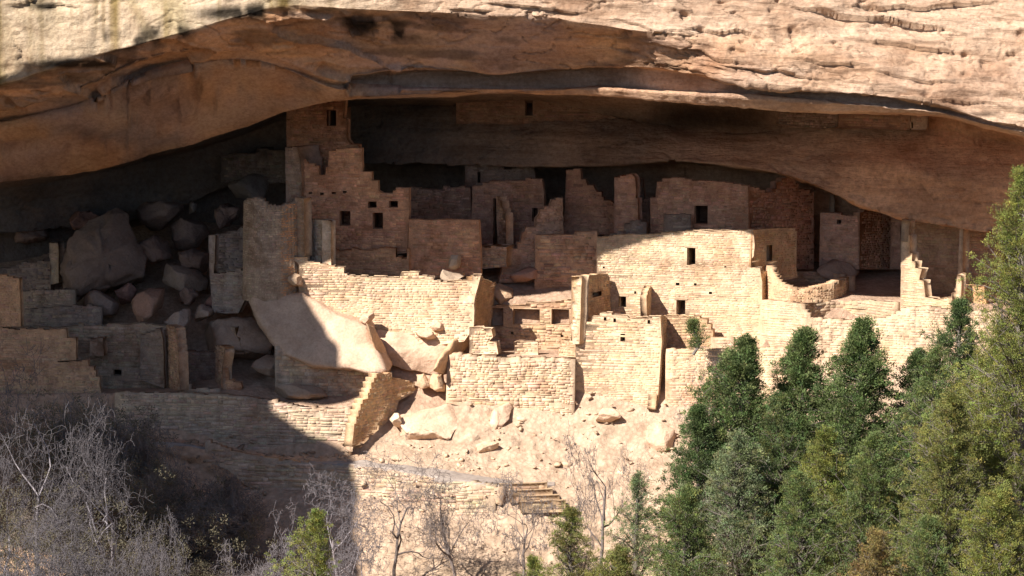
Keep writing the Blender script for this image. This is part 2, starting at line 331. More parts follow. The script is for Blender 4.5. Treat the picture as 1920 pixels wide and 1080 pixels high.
# ground: r0 rear floor .. r10 bottom of frame
GR = [
(-700,[(520,14),(640,5),(650,4),(760,2),(770,-3),(830,-4),(870,-6),(900,-7),(905,-7.5),(930,-8.5),(1120,-14)]),
(-200,[(395,14),(600,4.5),(612,3.4),(728,1.6),(745,-2.5),(805,-3.4),(850,-5.4),(870,-6),(880,-6.6),(915,-7.2),(1100,-13.5)]),
(40,[(395,14),(598,4.5),(612,3.4),(728,1.6),(742,-2.5),(800,-3.4),(845,-5),(855,-5.6),(862,-6),(900,-6.6),(1090,-13)]),
(150,[(385,14),(562,6),(612,3.4),(726,1.6),(740,-2.7),(808,-3.4),(826,-4.4),(832,-5),(838,-5.4),(870,-6),(1085,-13)]),
(300,[(375,14),(560,5.5),(615,3.4),(722,1.4),(741,-3),(818,-3.5),(822,-4.2),(827,-4.9),(830,-5.1),(850,-5.4),(1085,-12.5)]),
(450,[(400,14),(555,5),(600,3.5),(690,1.2),(748,-3.1),(840,-3.6),(846,-4.3),(853,-5.1),(856,-5.3),(905,-5.8),(1085,-12)]),
(560,[(470,14),(530,4),(570,3),(742,-1.6),(764,-3.5),(855,-4.1),(859,-4.7),(866,-5.6),(869,-5.8),(908,-6.4),(1085,-12)]),
(680,[(470,14),(515,4),(560,2.5),(738,-1.7),(765,-3.9),(850,-4.6),(858,-5.2),(866,-5.8),(874,-6.6),(915,-7.1),(1085,-12)]),
(740,[(470,14),(515,4),(560,2.5),(700,-.6),(738,-1.9),(830,-4.1),(858,-5.6),(870,-6.1),(882,-7.2),(925,-7.6),(1085,-12)]),
(850,[(470,14),(515,4),(570,2),(662,.3),(735,-1.9),(830,-4.2),(868,-6.0),(884,-6.6),(899,-8.1),(948,-8.5),(1085,-12.5)]),
(905,[(470,14),(515,4.4),(560,2.4),(650,2.0),(667,-1.5),(742,-2.1),(840,-4.6),(892,-6.7),(906,-8.3),(955,-8.8),(1085,-12.5)]),
(1000,[(470,14),(520,4.2),(560,2.2),(652,1.8),(669,-1.6),(752,-2.3),(845,-4.8),(903,-7.0),(912,-8.2),(950,-9.2),(1085,-12.5)]),
(1060,[(450,14),(515,4),(558,1.9),(654,1.4),(670,-1.7),(762,-2.5),(850,-5.0),(905,-7.1),(912,-7.6),(950,-9),(1085,-13)]),
(1120,[(440,14),(470,5),(600,1.0),(640,.5),(650,-1.0),(764,-2.9),(850,-5.2),(905,-7.2),(912,-7.6),(955,-9),(1085,-13)]),
(1240,[(430,14),(470,5),(600,.4),(650,-.2),(660,-1.6),(775,-3.4),(860,-5.8),(910,-7.5),(918,-8),(960,-9.2),(1085,-13)]),
(1340,[(430,14),(470,5),(590,.2),(640,-.8),(655,-2.4),(800,-3.9),(875,-6.4),(915,-7.9),(922,-8.4),(965,-9.6),(1085,-13.5)]),
(1425,[(430,14),(500,5),(590,.2),(640,-.8),(658,-2.5),(775,-4.1),(850,-6.6),(920,-8.4),(927,-8.8),(970,-9.8),(1085,-13.8)]),
(1460,[(430,14),(500,5),(556,.6),(563,-.3),(576,-1.3),(720,-2.4),(850,-6.8),(920,-8.6),(927,-9),(970,-10),(1085,-14)]),
(1520,[(430,14),(505,5),(548,.6),(562,-1.2),(603,-2.2),(730,-4.6),(840,-7.2),(920,-9),(927,-9.4),(970,-10.4),(1085,-14)]),
(1640,[(430,14),(505,5),(548,.6),(562,-1.4),(604,-2.4),(715,-5.2),(835,-8),(920,-9.6),(927,-10),(970,-11),(1085,-15)]),
(1780,[(430,14),(505,4),(552,-.6),(566,-3),(580,-4.4),(700,-5.8),(830,-8.6),(920,-10.4),(927,-10.8),(970,-12),(1085,-16)]),
(1930,[(430,14),(520,3),(566,-1.6),(576,-3.6),(592,-5),(700,-6.6),(830,-9.4),(920,-11.4),(927,-11.8),(970,-13),(1085,-17)]),
(2300,[(440,14),(560,2),(600,-3),(620,-5),(640,-7),(760,-9),(880,-12),(980,-14),(990,-15),(1040,-16),(1160,-20)]),
(2800,[(640,0),(680,-7),(700,-9),(720,-10),(740,-12),(840,-14),(960,-17),(1060,-19),(1070,-20),(1120,-22),(1240,-26)]),
]
GSEG = [8, 10, 14, 6, 12, 16, 10, 5, 8, 30]
for _u, _r in GR:
    _r[4] = (_r[4][0] - 3, _r[4][1] + .45)                 # masonry stands in front of this step
    _r[5] = (_r[5][0], _r[5][1] + .15)
    _r[7] = (_r[7][0], _r[7][1]); _r[9] = (_r[9][0], _r[9][1] + .3)
GU, GRID_, GW = loft(GR, GSEG, 4.0)
gr = GRID_[:, None] * np.ones(len(GU)); gu = np.ones(len(GRID_))[:, None] * GU
lump = .16 * fbm(GW * .7, 4, 81) + .09 * fbm(GW * 2.3, 4, 82)
flat = np.exp(-((gr - 7.5) / .35) ** 2) * (gu < 1050)
slope = clampw(gr, 5.0, 5.8)
GW[..., 2] += lump * (.15 + 1.05 * slope) * (1 - .9 * flat) - .03
GW[..., 1] += .18 * fbm(GW * 1.3, 3, 83) * clampw(gr, 5, 5.6) * (1 - flat)
GW[..., 1] += .24 * np.tanh(3 * fbm(GW * np.array([.3, .3, 1.9]) + 3, 4, 85)) * clampw(gr, 5.1, 5.8) * (1 - flat) * (1 - clampw(gr, 9.4, 10))
gcol = np.empty(GW.shape)
soilL = np.array([.56, .38, .26]); soilR = np.array([.50, .375, .275]); floorc = np.array([.44, .31, .225])
wR = clampw(gu, 430, 720)[..., None]
gcol[:] = soilL * (1 - wR) + soilR * wR
wf = (1 - clampw(gr, 4.3, 4.9))[..., None]
gcol = gcol * (1 - wf) + floorc * wf
# far side of the canyon: continue the sheet down, across and up behind the camera
ext = []; ecol = []
last = GW[-1]
zfun = [(-20, -12.4), (-30, -13.8), (-42, -19), (-62, -34), (-80, -46), (-100, -48), (-118, -30), (-132, 0), (-146, 15.5), (-156, 17), (-300, 24), (-900, 30)]
for y, z in zfun:
    q = np.empty_like(last); fx = 1 + max(0, (-y - 20)) / 60.0
    q[:, 0] = last[:, 0] * fx; q[:, 1] = np.minimum(y, last[:, 1] - 1.0 + (y + 20) * .5) if y > -45 else y
    q[:, 2] = z + 1.6 * fbm(q * np.array([.06, .06, 0]), 3, 91)
    if y < -140: q[:, 2] = z + np.minimum(0, 0 * q[:, 2])
    ext.append(q); ecol.append(np.tile([.42, .27, .165], (len(last), 1)))
GF = np.concatenate([GW, np.stack(ext)]); GC = np.concatenate([gcol, np.stack(ecol)])
gcol_grass = clampw(fbm(GF * .5, 3, 95), .0, .4)[..., None] * clampw(GF[..., 1] * -1, 9, 16)[..., None]
GC = GC * (1 - .5 * gcol_grass) + np.array([.10, .10, .05]) * .5 * gcol_grass
o = mk('ground', GF.reshape(-1, 3), grid_faces(*GF.shape[:2])[:, ::-1].copy(), M_GRD, tint=GC.reshape(-1, 3), smooth=True, origin=(0, 0, 0))
tag(o, 'rubbly sandstone terraces and slope below the alcove', kind='structure')
pr = np.where((GRID_ >= 6.95) & (GRID_ <= 8.05))[0]; pc = np.where((GU >= 250) & (GU <= 1040))[0]
PW = GW[np.ix_(pr, pc)].copy(); PW[..., 2] += .04
PW = np.concatenate([PW, (PW[-1:] + np.array([0, 0, -.2]))])
o = mk('path', PW.reshape(-1, 3), grid_faces(*PW.shape[:2])[:, ::-1].copy(), M_PATH, tint=np.array([.30, .25, .215]), smooth=True, origin=(0, 0, 0))
tag(o, 'grey packed footpath along the foot of the ruins', kind='structure')
GPTS = GF.reshape(-1, 3)
def gz(x, y):
    d = (GPTS[:, 0] - x) ** 2 + (GPTS[:, 1] - y) ** 2
    k = np.argpartition(d, 4)[:4]; w = 1 / (d[k] + 1e-3); return float((GPTS[k, 2] * w).sum() / w.sum())

# ---------------------------------------------------------------- masonry
def inside(poly, p):
    x, y = p[:, 0], p[:, 1]; r = np.zeros(len(p), bool); j = len(poly) - 1
    for i in range(len(poly)):
        xi, yi = poly[i]; xj, yj = poly[j]
        if abs(yj - yi) > 1e-12:
            c = ((yi > y) != (yj > y)) & (x < (xj - xi) * (y - yi) / (yj - yi) + xi); r ^= c
        j = i
    return r
def vary(col, n, amt=.10):
    c = np.array(col)[None, :] * (1 + rng.normal(0, amt, (n, 1)))
    c = c * (1 + rng.normal(0, .035, (n, 3)))
    return np.clip(c, .02, .9)
def stones(test, s0, s1, z0, z1, ch, cw, prot, col, amt, gap=.006):
    """courses of stones in (s,z); returns rects, protrusions, colours"""
    if prot < .035: prot *= .28; amt *= .7; ch *= .92
    elif prot > .055: prot *= .5; cw *= .9; ch *= .9
    R = []; z = z0
    while z < z1:
        h = ch * rng.uniform(.6, 1.45); s = s0 - rng.uniform(0, cw)
        while s < s1:
            w = cw * rng.lognormal(-.12, .5) * (1 + .8 * (rng.uniform() < .06)); q = rng.uniform()
            if q < .12 and h > ch * .8: R.append((s, z, s + w, z + h * .5)); R.append((s + w * .1, z + h * .5, s + w, z + h))
            elif q < .94: R.append((s, z + h * .04 * rng.uniform(-1, 1), s + w, z + h * (1 + .06 * rng.uniform(-1, 1))))
            s += w
        z += h
    if not R: return None
    R = np.array(R); wv = vnoise(np.stack([R[:, 0] * .45, R[:, 1] * .6, 0 * R[:, 0] + s0], -1), 3) * ch * (.5 if prot < .03 else 1.3)
    R[:, 1] += wv; R[:, 3] += wv
    g = gap
    R = R + np.array([g, g, -g, -g]) * .5
    ok = np.ones(len(R), bool)
    for a, b in ((0, 1), (2, 1), (2, 3), (0, 3)): ok &= test(R[:, [a, b]])
    ok &= test((R[:, :2] + R[:, 2:]) / 2)
    ok &= (R[:, 2] - R[:, 0] > .03)
    R = R[ok]
    if len(R) == 0: return None
    pr = prot * rng.uniform(.1, 1.0, len(R)) ** 1.8
    return R, pr, vary(col, len(R), amt)
def stone_mesh(st, mapf):
    R, pr, c = st; n = len(R)
    b = np.minimum(.012 + pr * .25, (R[:, 3] - R[:, 1]) * .28)[:, None]
    q0 = np.stack([R[:, [0, 1]], R[:, [2, 1]], R[:, [2, 3]], R[:, [0, 3]]], 1)
    q1 = q0 + np.array([[1, 1], [-1, 1], [-1, -1], [1, -1]])[None] * b[:, None]
    big = np.clip(pr / .03, .5, 2.6)[:, None, None] * np.minimum(1, (R[:, 3] - R[:, 1]) / .1)[:, None, None]
    jj = rng.normal(0, .009, q1.shape) * big; q1 = q1 + jj; q0 = q0 + jj * .7
    off = np.concatenate([np.full((n, 4), -.02), pr[:, None] + rng.normal(0, 1, (n, 4)) * pr[:, None] * .3 + .003], 1)
    q = np.concatenate([q0, q1], 1)
    V = mapf(q[..., 0].ravel(), q[..., 1].ravel(), off.ravel())
    base = (np.arange(n) * 8)[:, None, None]
    F = np.array([[4, 5, 6, 7], [0, 1, 5, 4], [1, 2, 6, 5], [2, 3, 7, 6], [3, 0, 4, 7]])[None]
    return V, (base + F).reshape(-1, 4), np.repeat(c, 8, 0)

def ragged(poly, amp):
    """break long free edges of an outline into courses (poly counter-clockwise)"""
    out = []; n = len(poly); A = sum(poly[i][0] * poly[(i + 1) % n][1] - poly[(i + 1) % n][0] * poly[i][1] for i in range(n))
    if A < 0: poly = poly[::-1]
    zmin = min(p[1] for p in poly)
    for i in range(n):
        a = np.array(poly[i]); b = np.array(poly[(i + 1) % n]); d = b - a; L = np.linalg.norm(d); out.append(tuple(a))
        if L < .25 or amp == 0: continue
        nx, nz = d[1] / L, -d[0] / L
        if nz < -.5 and min(a[1], b[1]) < zmin + .6 * 1: continue
        k = max(1, int(L / .26)); last = 0
        if nz > .25:                                  # top edges: step stones
            for j in range(k):
                f0, f1 = j / k, (j + 1) / k; m = a + d * (f0 + f1) / 2
                dz = rng.normal(0, amp)
                p0 = a + d * f0; p1 = a + d * f1
                out.append((p0[0] + 1e-4 * (1 if j else 60), m[1] + dz)); out.append((p1[0] - 1e-4 * (1 if j < k - 1 else 60), m[1] + dz))
        elif abs(nx) > .5:
            for j in range(1, k):
                p = a + d * j / k; out.append((p[0] + rng.normal(0, amp * .35), p[1]))
    return out

def wall(name, line, pts, holes=(), th=.4, col=TAN, ch=.12, cw=.30, prot=.02, amt=.10, rag=.035, parent=None, sidecol=None,
         label=None, cat=None, group=None, hole_kind='window', hole_names=None, hd=1.1):
    (u0, Y0), (u1, Y1) = line
    if (Y0 + Y1) / 2 > 1.7 and u0 > 480: col = tuple(np.array(col) * np.array([1.16, 1.0, .93]))     # warm tone of the shade painted into rear wall stone
    if (Y0 + Y1) / 2 > 1.2: amt = max(amt, .11); prot = max(prot * 2, .036) if prot < .035 else prot
    A = P(u0, 540, Y0)[:2]; B = P(u1, 540, Y1)[:2]
    t = (B - A) / np.linalg.norm(B - A); nrm2 = np.array([t[1], -t[0]])
    if nrm2[1] > 0: nrm2 = -nrm2
    if t[0] < 0: t = -t
    def tosz(u, v):
        d = ray(u, v); o2 = CAM[:2] - A
        k = -(o2 @ nrm2) / (d[:2] @ nrm2); p = CAM + d * k; return (float((p[:2] - A) @ t), float(p[2]))
    def mapf(s, z, off):
        s = np.asarray(s); return np.stack([A[0] + t[0] * s + nrm2[0] * off, A[1] + t[1] * s + nrm2[1] * off, z + 0 * s], -1)
    poly = ragged([tosz(*p) for p in pts], rag)
    hs = []
    for h in holes:
        a = tosz(h[0], h[3]); b = tosz(h[2], h[1]); hs.append((a[0], a[1], b[0], b[1]))
    loops = [poly] + [[(h[0], h[1]), (h[0], h[3]), (h[2], h[3]), (h[2], h[1])] for h in hs]
    tri = tessellate_polygon([[Vector((p[0], p[1], 0)) for p in L] for L in loops])
    flat_ = [p for L in loops for p in L]; n = len(flat_)
    S = np.array(flat_)
    V = np.concatenate([mapf(S[:, 0], S[:, 1], np.zeros(n)), mapf(S[:, 0], S[:, 1], np.full(n, -th))])
    F3 = [tuple(f) for f in tri] + [tuple(i + n for i in f[::-1]) for f in tri]; F4 = []; k = 0
    for L in loops:
        m = len(L)
        for i in range(m): a = k + i; b = k + (i + 1) % m; F4.append((a, b, b + n, a + n))
        k += m
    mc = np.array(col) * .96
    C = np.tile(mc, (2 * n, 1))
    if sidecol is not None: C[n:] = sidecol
    poly_np = np.array(poly)
    H = np.array(hs) if hs else np.zeros((0, 4))
    def test(p):
        r = inside(poly_np, p)
        for h in H: r &= ~((p[:, 0] > h[0] - .01) & (p[:, 0] < h[2] + .01) & (p[:, 1] > h[1] - .01) & (p[:, 1] < h[3] + .01))
        return r
    st = stones(test, S[:, 0].min(), S[:, 0].max(), S[:, 1].min(), S[:, 1].max(), ch, cw, prot, col, amt)
    blocks = [np.array(F3, int).reshape(-1, 3), np.array(F4, int).reshape(-1, 4)]
    if st is not None:
        V2, Fs, C2 = stone_mesh(st, mapf); Fs = Fs + len(V); V = np.concatenate([V, V2]); C = np.concatenate([C, C2]); blocks.append(Fs)
    own = parent
    if parent is None and hs:
        own = thing(name, label, cat, (V[:, 0].mean(), V[:, 1].mean(), V[:, 2].min()), group)
        name = 'wall'
    o = mk(name, V, blocks, M_MAS, parent=own, tint=C)
    if parent is None and not hs: tag(o, label, cat, group)
    for i, h in enumerate(hs):
        e = .004; s0_, z0_, s1_, z1_ = h[0] - e, h[1] - e, h[2] + e, h[3] + e
        q = [(s0_, z0_), (s1_, z0_), (s1_, z1_), (s0_, z1_)]
        small = (h[2] - h[0]) < .28
        d1 = .25 if small else hd
        f = -th + .12; Vw = []
        for off in (f, -th - d1): Vw += [mapf(np.array([a]), np.array([b]), off)[0] for a, b in q]
        # outer shell so the box has thickness
        g = .06; q2 = [(s0_ - g, z0_ - g), (s1_ + g, z0_ - g), (s1_ + g, z1_ + g), (s0_ - g, z1_ + g)]
        for off in (-th + .002 - .01, -th - d1 - g): Vw += [mapf(np.array([a]), np.array([b]), off)[0] for a, b in q2]
        Fw = [(0, 4, 5, 1), (1, 5, 6, 2), (2, 6, 7, 3), (3, 7, 4, 0), (4, 7, 6, 5), (8, 9, 13, 12), (9, 10, 14, 13), (10, 11, 15, 14), (11, 8, 12, 15), (12, 13, 14, 15)]
        if not small and nmx(hole_names, i, hole_kind) != 'niche':
            for (za, zb_, e2, pr_, nm2, cc_) in ((z1_, z1_ + .085, .10, .022, 'lintel', .80), (z0_ - .05, z0_, .05, .014, 'sill', .98)):
                q3 = [(s0_ - e2, za + .003), (s1_ + e2, za + .003), (s1_ + e2, zb_), (s0_ - e2, zb_)]
                Vl = [mapf(np.array([a]), np.array([b]), off)[0] for off in (pr_, -.02) for a, b in q3]
                mk(nm2, np.array(Vl) + rng.normal(0, .004, (8, 3)), [(0, 1, 2, 3), (4, 7, 6, 5), (0, 4, 5, 1), (1, 5, 6, 2), (2, 6, 7, 3), (3, 7, 4, 0)], M_MAS, parent=own, tint=np.array(col) * cc_)
        nm = (hole_names[i] if hole_names else ('beam_socket' if small else hole_kind))
        mk(nm, np.array(Vw), Fw, M_MAS, parent=own, tint=np.array(col) * .45)
    return own or o

def nmx(names, i, d): return names[i] if names else d
def curved(name, nodes, th=.4, col=TAN, ch=.12, cw=.30, prot=.02, amt=.10, rag=.03, batter=0.0, parent=None, label=None, cat=None, group=None, closed=False, both=False):
    """nodes (u, Y, vtop, vbot): free-standing or retaining wall following a curve"""
    T = np.array([P(u, vt, Y) for u, Y, vt, vb in nodes]); Zb = np.array([P(u, vb, Y)[2] for u, Y, vt, vb in nodes]) - .3
    seg = np.linalg.norm(np.diff(T[:, :2], axis=0), axis=1); S = np.concatenate([[0], np.cumsum(seg)])
    n = max(4, int(S[-1] / .22)); s = np.linspace(0, S[-1], n)
    x = np.interp(s, S, T[:, 0]); y = np.interp(s, S, T[:, 1]); zt = np.interp(s, S, T[:, 2]); zb = np.interp(s, S, Zb)
    for _ in range(2 if len(nodes) > 3 else 0):
        x[1:-1] = (x[:-2] + 2 * x[1:-1] + x[2:]) / 4; y[1:-1] = (y[:-2] + 2 * y[1:-1] + y[2:]) / 4
    zt = zt + rng.normal(0, rag, n)
    tx = np.gradient(x); ty = np.gradient(y); L = np.hypot(tx, ty) + 1e-9; nx, ny = ty / L, -tx / L
    def mapf(ss, zz, off):
        X = np.interp(ss, s, x); Y_ = np.interp(ss, s, y); NX = np.interp(ss, s, nx); NY = np.interp(ss, s, ny)
        o_ = off + batter * (np.interp(ss, s, zt) - zz)
        return np.stack([X + NX * o_, Y_ + NY * o_, zz], -1)
    # stepped top: duplicate columns
    s2 = np.repeat(s, 2)[1:-1].copy(); zz = np.repeat(zt[:-1], 2); s2[1::2] -= 1e-4
    zbb = np.interp(s2, s, zb); z0 = np.zeros_like(s2)
    ring = [mapf(s2, zbb, z0), mapf(s2, zz, z0), mapf(s2, zz, z0 - th), mapf(s2, zbb, z0 - th)]
    m = len(s2); V = np.concatenate(ring); F = []
    i = np.arange(m - 1)
    for a in range(3): F.append(np.stack([i + a * m, i + 1 + a * m, i + 1 + (a + 1) * m, i + (a + 1) * m], -1))
    caps = np.array([[0, m, 2 * m, 3 * m], [m - 1, 4 * m - 1, 3 * m - 1, 2 * m - 1]]); F.append(caps)
    C = np.tile(np.array(col) * .86, (len(V), 1))
    for side in ((0, 1) if both else (0,)):
        test = lambda p: (p[:, 0] > 0) & (p[:, 0] < S[-1]) & (p[:, 1] < np.interp(p[:, 0], s2, zz) + .02) & (p[:, 1] > np.interp(p[:, 0], s, zb))
        st = stones(test, 0, S[-1], zb.min(), zt.max(), ch, cw, prot, col, amt)
        if st is not None:
            mf = mapf if side == 0 else (lambda a, b, c: mapf(a, b, -th - c))
            V2, Fs, C2 = stone_mesh(st, mf); F.append(Fs + len(V)); V = np.concatenate([V, V2]); C = np.concatenate([C, C2])
    o = mk(name, V, F, M_MAS, parent=parent, tint=C)
    if parent is None: tag(o, label, cat, group)
    return o

# ---------------------------------------------------------------- boulders
def boulder(name, outline, Y, T=1.0, g=(0, 0), back=(0, 0), p=3.0, col=DUST, rough=.06, facets=15, label=None, cat='boulder', group=None, seed=0, parent=None):
    """outline in photo pixels = the face seen; Y its depth, g = depth slope in m per m (right, up); T thickness"""
    O = np.array(outline, float); n = 72
    seg = np.linalg.norm(np.roll(O, -1, 0) - O, axis=1); S = np.concatenate([[0], np.cumsum(seg)]); q = np.linspace(0, S[-1], n, endpoint=False)
    C_ = np.concatenate([O, O[:1]]); E = np.stack([np.interp(q, S, C_[:, 0]), np.interp(q, S, C_[:, 1])], 1)
    E = (np.roll(E, 1, 0) + 6 * E + np.roll(E, -1, 0)) / 8 if facets else E
    c = E.mean(0); rings = [.0, .2, .4, .6, .75, .87, .95, .985, 1.0]
    V = []
    def pt(E2, dep):
        Yp = Y + g[0] * (E2[:, 0] - c[0]) / 40 + g[1] * (c[1] - E2[:, 1]) / 40 + dep
        return P(E2[:, 0], E2[:, 1], Yp)
    for r in rings[1:]: V.append(pt(c + (E - c) * r, -T * .5 * (1 - r ** p)))
    for k, r in ((.5, 1.0), (1.0, .97), (1.3, .8), (1.45, .5)):
        V.append(pt(c + (E - c) * r + np.array(back) * k, T * k))
    nr = len(V); V = np.concatenate([np.concatenate(V), pt(c[None], np.array([-T * .5])), pt(c[None] + np.array(back) * 1.45, np.array([T * 1.5]))])
    i = np.arange(n); j = (i + 1) % n; F = []
    for r in range(nr - 1): F.append(np.stack([i + r * n, i + (r + 1) * n, j + (r + 1) * n, j + r * n], -1))
    fan = [np.stack([np.full(n, nr * n), i, j], -1), np.stack([np.full(n, nr * n + 1), j + (nr - 1) * n, i + (nr - 1) * n], -1)]
    cc = V.mean(0); rb = np.random.default_rng(300 + seed); Dv = V - cc
    for k in range(15):
        dr = rb.normal(0, 1, 3); dr[1] = -abs(dr[1]) * 1.2 if rb.uniform() < .7 else dr[1]; dr /= np.linalg.norm(dr)
        sp = Dv @ dr; lim = sp.max() * rb.uniform(.52, .86) if k < facets else 1e9
        Dv = Dv - np.maximum(sp - lim, 0)[:, None] * dr * .97
    V = cc + Dv
    nz = np.stack([fbm(V * 1.1 + 9 * seed, 4, 7 + k) for k in range(3)], -1); V = V + nz * rough * 2.2
    nz = np.stack([fbm(V * 4 + 9 * seed, 3, 17 + k) for k in range(3)], -1); V = V + nz * rough * .6
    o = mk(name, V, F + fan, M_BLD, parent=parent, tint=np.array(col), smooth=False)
    return tag(o, label, cat, group) if parent is None else o

# ================================================================ THE RUINS
G_SOCK = None
# ---- far left, in shade
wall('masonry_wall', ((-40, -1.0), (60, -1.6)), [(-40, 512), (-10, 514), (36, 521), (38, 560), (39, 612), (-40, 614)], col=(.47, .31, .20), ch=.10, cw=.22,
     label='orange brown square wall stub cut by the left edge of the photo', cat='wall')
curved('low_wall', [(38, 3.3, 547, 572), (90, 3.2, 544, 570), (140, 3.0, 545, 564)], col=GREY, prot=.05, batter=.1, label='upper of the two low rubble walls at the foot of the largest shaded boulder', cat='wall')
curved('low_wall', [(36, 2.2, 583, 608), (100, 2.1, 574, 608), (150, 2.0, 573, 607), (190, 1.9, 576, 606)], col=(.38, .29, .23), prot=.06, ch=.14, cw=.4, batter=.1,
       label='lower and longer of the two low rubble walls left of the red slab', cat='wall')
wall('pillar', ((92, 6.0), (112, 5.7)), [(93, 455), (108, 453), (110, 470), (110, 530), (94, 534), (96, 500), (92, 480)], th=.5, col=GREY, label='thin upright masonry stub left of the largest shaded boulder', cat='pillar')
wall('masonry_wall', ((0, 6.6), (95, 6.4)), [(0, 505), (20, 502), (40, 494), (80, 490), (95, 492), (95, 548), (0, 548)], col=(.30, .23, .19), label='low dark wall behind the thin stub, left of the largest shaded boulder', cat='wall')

B = thing('terrace_room', 'row of shaded roofless rooms with a small square window on the lower left terrace', 'ruined rooms', P(160, 735, .6))
wall('back_wall', ((0, .9), (330, .5)), [(0, 614), (62, 613), (125, 612), (200, 609), (260, 606), (310, 610), (325, 613), (326, 736), (0, 738)],
     holes=[(213, 693, 228, 704)], col=GREY, prot=.035, ch=.13, parent=B)
wall('side_wall', ((312, .3), (336, -2.2)), [(309, 609), (322, 611), (330, 616), (332, 640), (335, 665), (336, 700), (337, 732), (313, 738), (312, 660)], th=.45, col=(.46, .30, .20), prot=.05, parent=B, rag=.02)
wall('front_wall', ((-40, -1.2), (190, -1.9)), [(-40, 614), (60, 617), (124, 617), (126, 632), (142, 633), (143, 675), (108, 677), (165, 676), (166, 684), (176, 686), (180, 700), (187, 712), (186, 720), (190, 738), (-40, 742)],
     col=(.42, .29, .20), prot=.03, parent=B)
wall('pilaster', ((169, .0), (195, -.1)), [(169, 634), (193, 633), (195, 667), (168, 667)], th=.7, col=(.42, .30, .22), parent=B)
wall('inner_wall', ((262, .2), (305, -.2)), [(264, 630), (300, 615), (306, 640), (308, 728), (262, 712), (263, 670)], th=.3, col=(.36, .28, .22), prot=.05, parent=B)

B = thing('room', 'small shaded room open to the front with a crumbling orange right jamb', 'ruined room', P(375, 730, 0))
wall('back_wall', ((330, .6), (412, .2)), [(330, 660), (345, 656), (405, 660), (412, 668), (410, 730), (330, 732)], col=(.33, .24, .19), parent=B)
wall('side_wall', ((404, -.4), (420, -2.0)), [(403, 649), (410, 647), (421, 650), (422, 662), (417, 690), (418, 736), (403, 736), (404, 690)], th=.45, col=(.47, .32, .22), prot=.05, parent=B, rag=.02)
wall('broken_wall', ((412, -1.5), (455, -1.6)), [(418, 690), (427, 690), (430, 705), (438, 716), (452, 718), (455, 730), (412, 735)], th=.4, col=(.50, .28, .17), prot=.05, parent=B)
curved('sill', [(336, -1.8, 722, 734), (354, -1.85, 723, 734), (354.5, -1.9, 729, 736), (412, -2.0, 730, 736)], col=(.45, .34, .25), th=.5, parent=B)
wall('rubble_pier', ((430, .8), (460, .2)), [(432, 614), (440, 613), (443, 630), (449, 634), (452, 650), (458, 664), (440, 664), (432, 640)], th=.5, col=(.44, .32, .23), prot=.08, ch=.16, cw=.25,
     label='short crooked column of stacked stones on the slope under the round tower', cat='pier')

B = thing('roofless_room', 'narrow shaded room with a tall open front, joined to the round tower', 'ruined room', P(420, 590, 2.2))
wall('front_wall', ((392, 2.2), (470, 1.4)), [(391, 443), (404, 442), (403, 470), (401, 513), (425, 512), (440, 508), (452, 500), (457, 515), (460, 560), (447, 587), (425, 588), (399, 585), (395, 540), (392, 500)], col=(.38, .31, .26), parent=B, prot=.03)
wall('back_wall', ((400, 3.6), (460, 3.4)), [(404, 440), (425, 436), (445, 431), (452, 425), (457, 430), (457, 520), (402, 520)], col=(.30, .25, .22), parent=B)

# ---- round tower
B = thing('round_tower', 'tall round tower of pale coursed stone standing on the big slab boulder', 'tower', P(513, 545, 1.2))
CX = P(513, 540, 1.3)
def tower():
    r = 1.46; n = 60; a0 = math.radians(150); a1 = math.radians(390)
    aa = np.linspace(a0, a1, n)                 # facing the viewer, through -Y (270 deg)
    rr_ = lambda zz: r
    tops = {150: 372, 180: 378, 205: 376, 225: 372, 245: 371, 262: 384, 285: 386, 310: 382, 330: 378, 350: 376, 390: 370}
    tv = np.interp(np.degrees(aa), list(tops), list(tops.values())); tv = np.repeat(tv[::2], 2)[:n] + 0
    zt = np.array([P(513, v, 1.3 + r * math.sin(a))[2] for v, a in zip(tv, aa)]) + rng.normal(0, .02, n)
    zb = P(513, 566, 0)[2]
    S = (aa - a0) * r
    def mapf(s, z, off):
        a = a0 + np.asarray(s) / r; R = r + off + .02 * (CX[2] - z)
        return np.stack([CX[0] + R * np.cos(a), CX[1] + R * np.sin(a), z + 0 * a], -1)
    s2 = np.repeat(S, 2)[1:-1].copy(); s2[1::2] -= 1e-4; zz = np.repeat(zt[:-1], 2); z0 = np.zeros_like(s2)
    ring = [mapf(s2, z0 + zb, z0), mapf(s2, zz, z0), mapf(s2, zz, z0 - .38), mapf(s2, z0 + zb, z0 - .38)]
    m = len(s2); V = np.concatenate(ring); i = np.arange(m - 1); F = [np.stack([i + a * m, i + 1 + a * m, i + 1 + (a + 1) * m, i + (a + 1) * m], -1) for a in range(3)]
    C = np.tile(np.array(GREY) * .85, (len(V), 1))
    hole = lambda p: (p[:, 0] > S[18] - .0) & (p[:, 0] < S[18] + .24) & (p[:, 1] > P(513, 394, 0)[2]) & (p[:, 1] < P(513, 386, 0)[2])
    test = lambda p: (p[:, 0] > 0) & (p[:, 0] < S[-1]) & (p[:, 1] < np.interp(p[:, 0], s2, zz) + .01) & (p[:, 1] > zb) & ~hole(p)
    st = stones(test, 0, S[-1], zb, zt.max(), .095, .24, .02, (.47, .36, .27), .13)
    V2, Fs, C2 = stone_mesh(st, mapf); F.append(Fs + len(V))
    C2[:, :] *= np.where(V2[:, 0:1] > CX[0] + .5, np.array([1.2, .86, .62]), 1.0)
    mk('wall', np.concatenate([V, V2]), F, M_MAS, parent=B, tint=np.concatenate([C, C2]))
    # small dark opening in the left shoulder
    a = math.radians(218); c0 = CX + np.array([1.47 * math.cos(a), 1.47 * math.sin(a), 0])
tower()
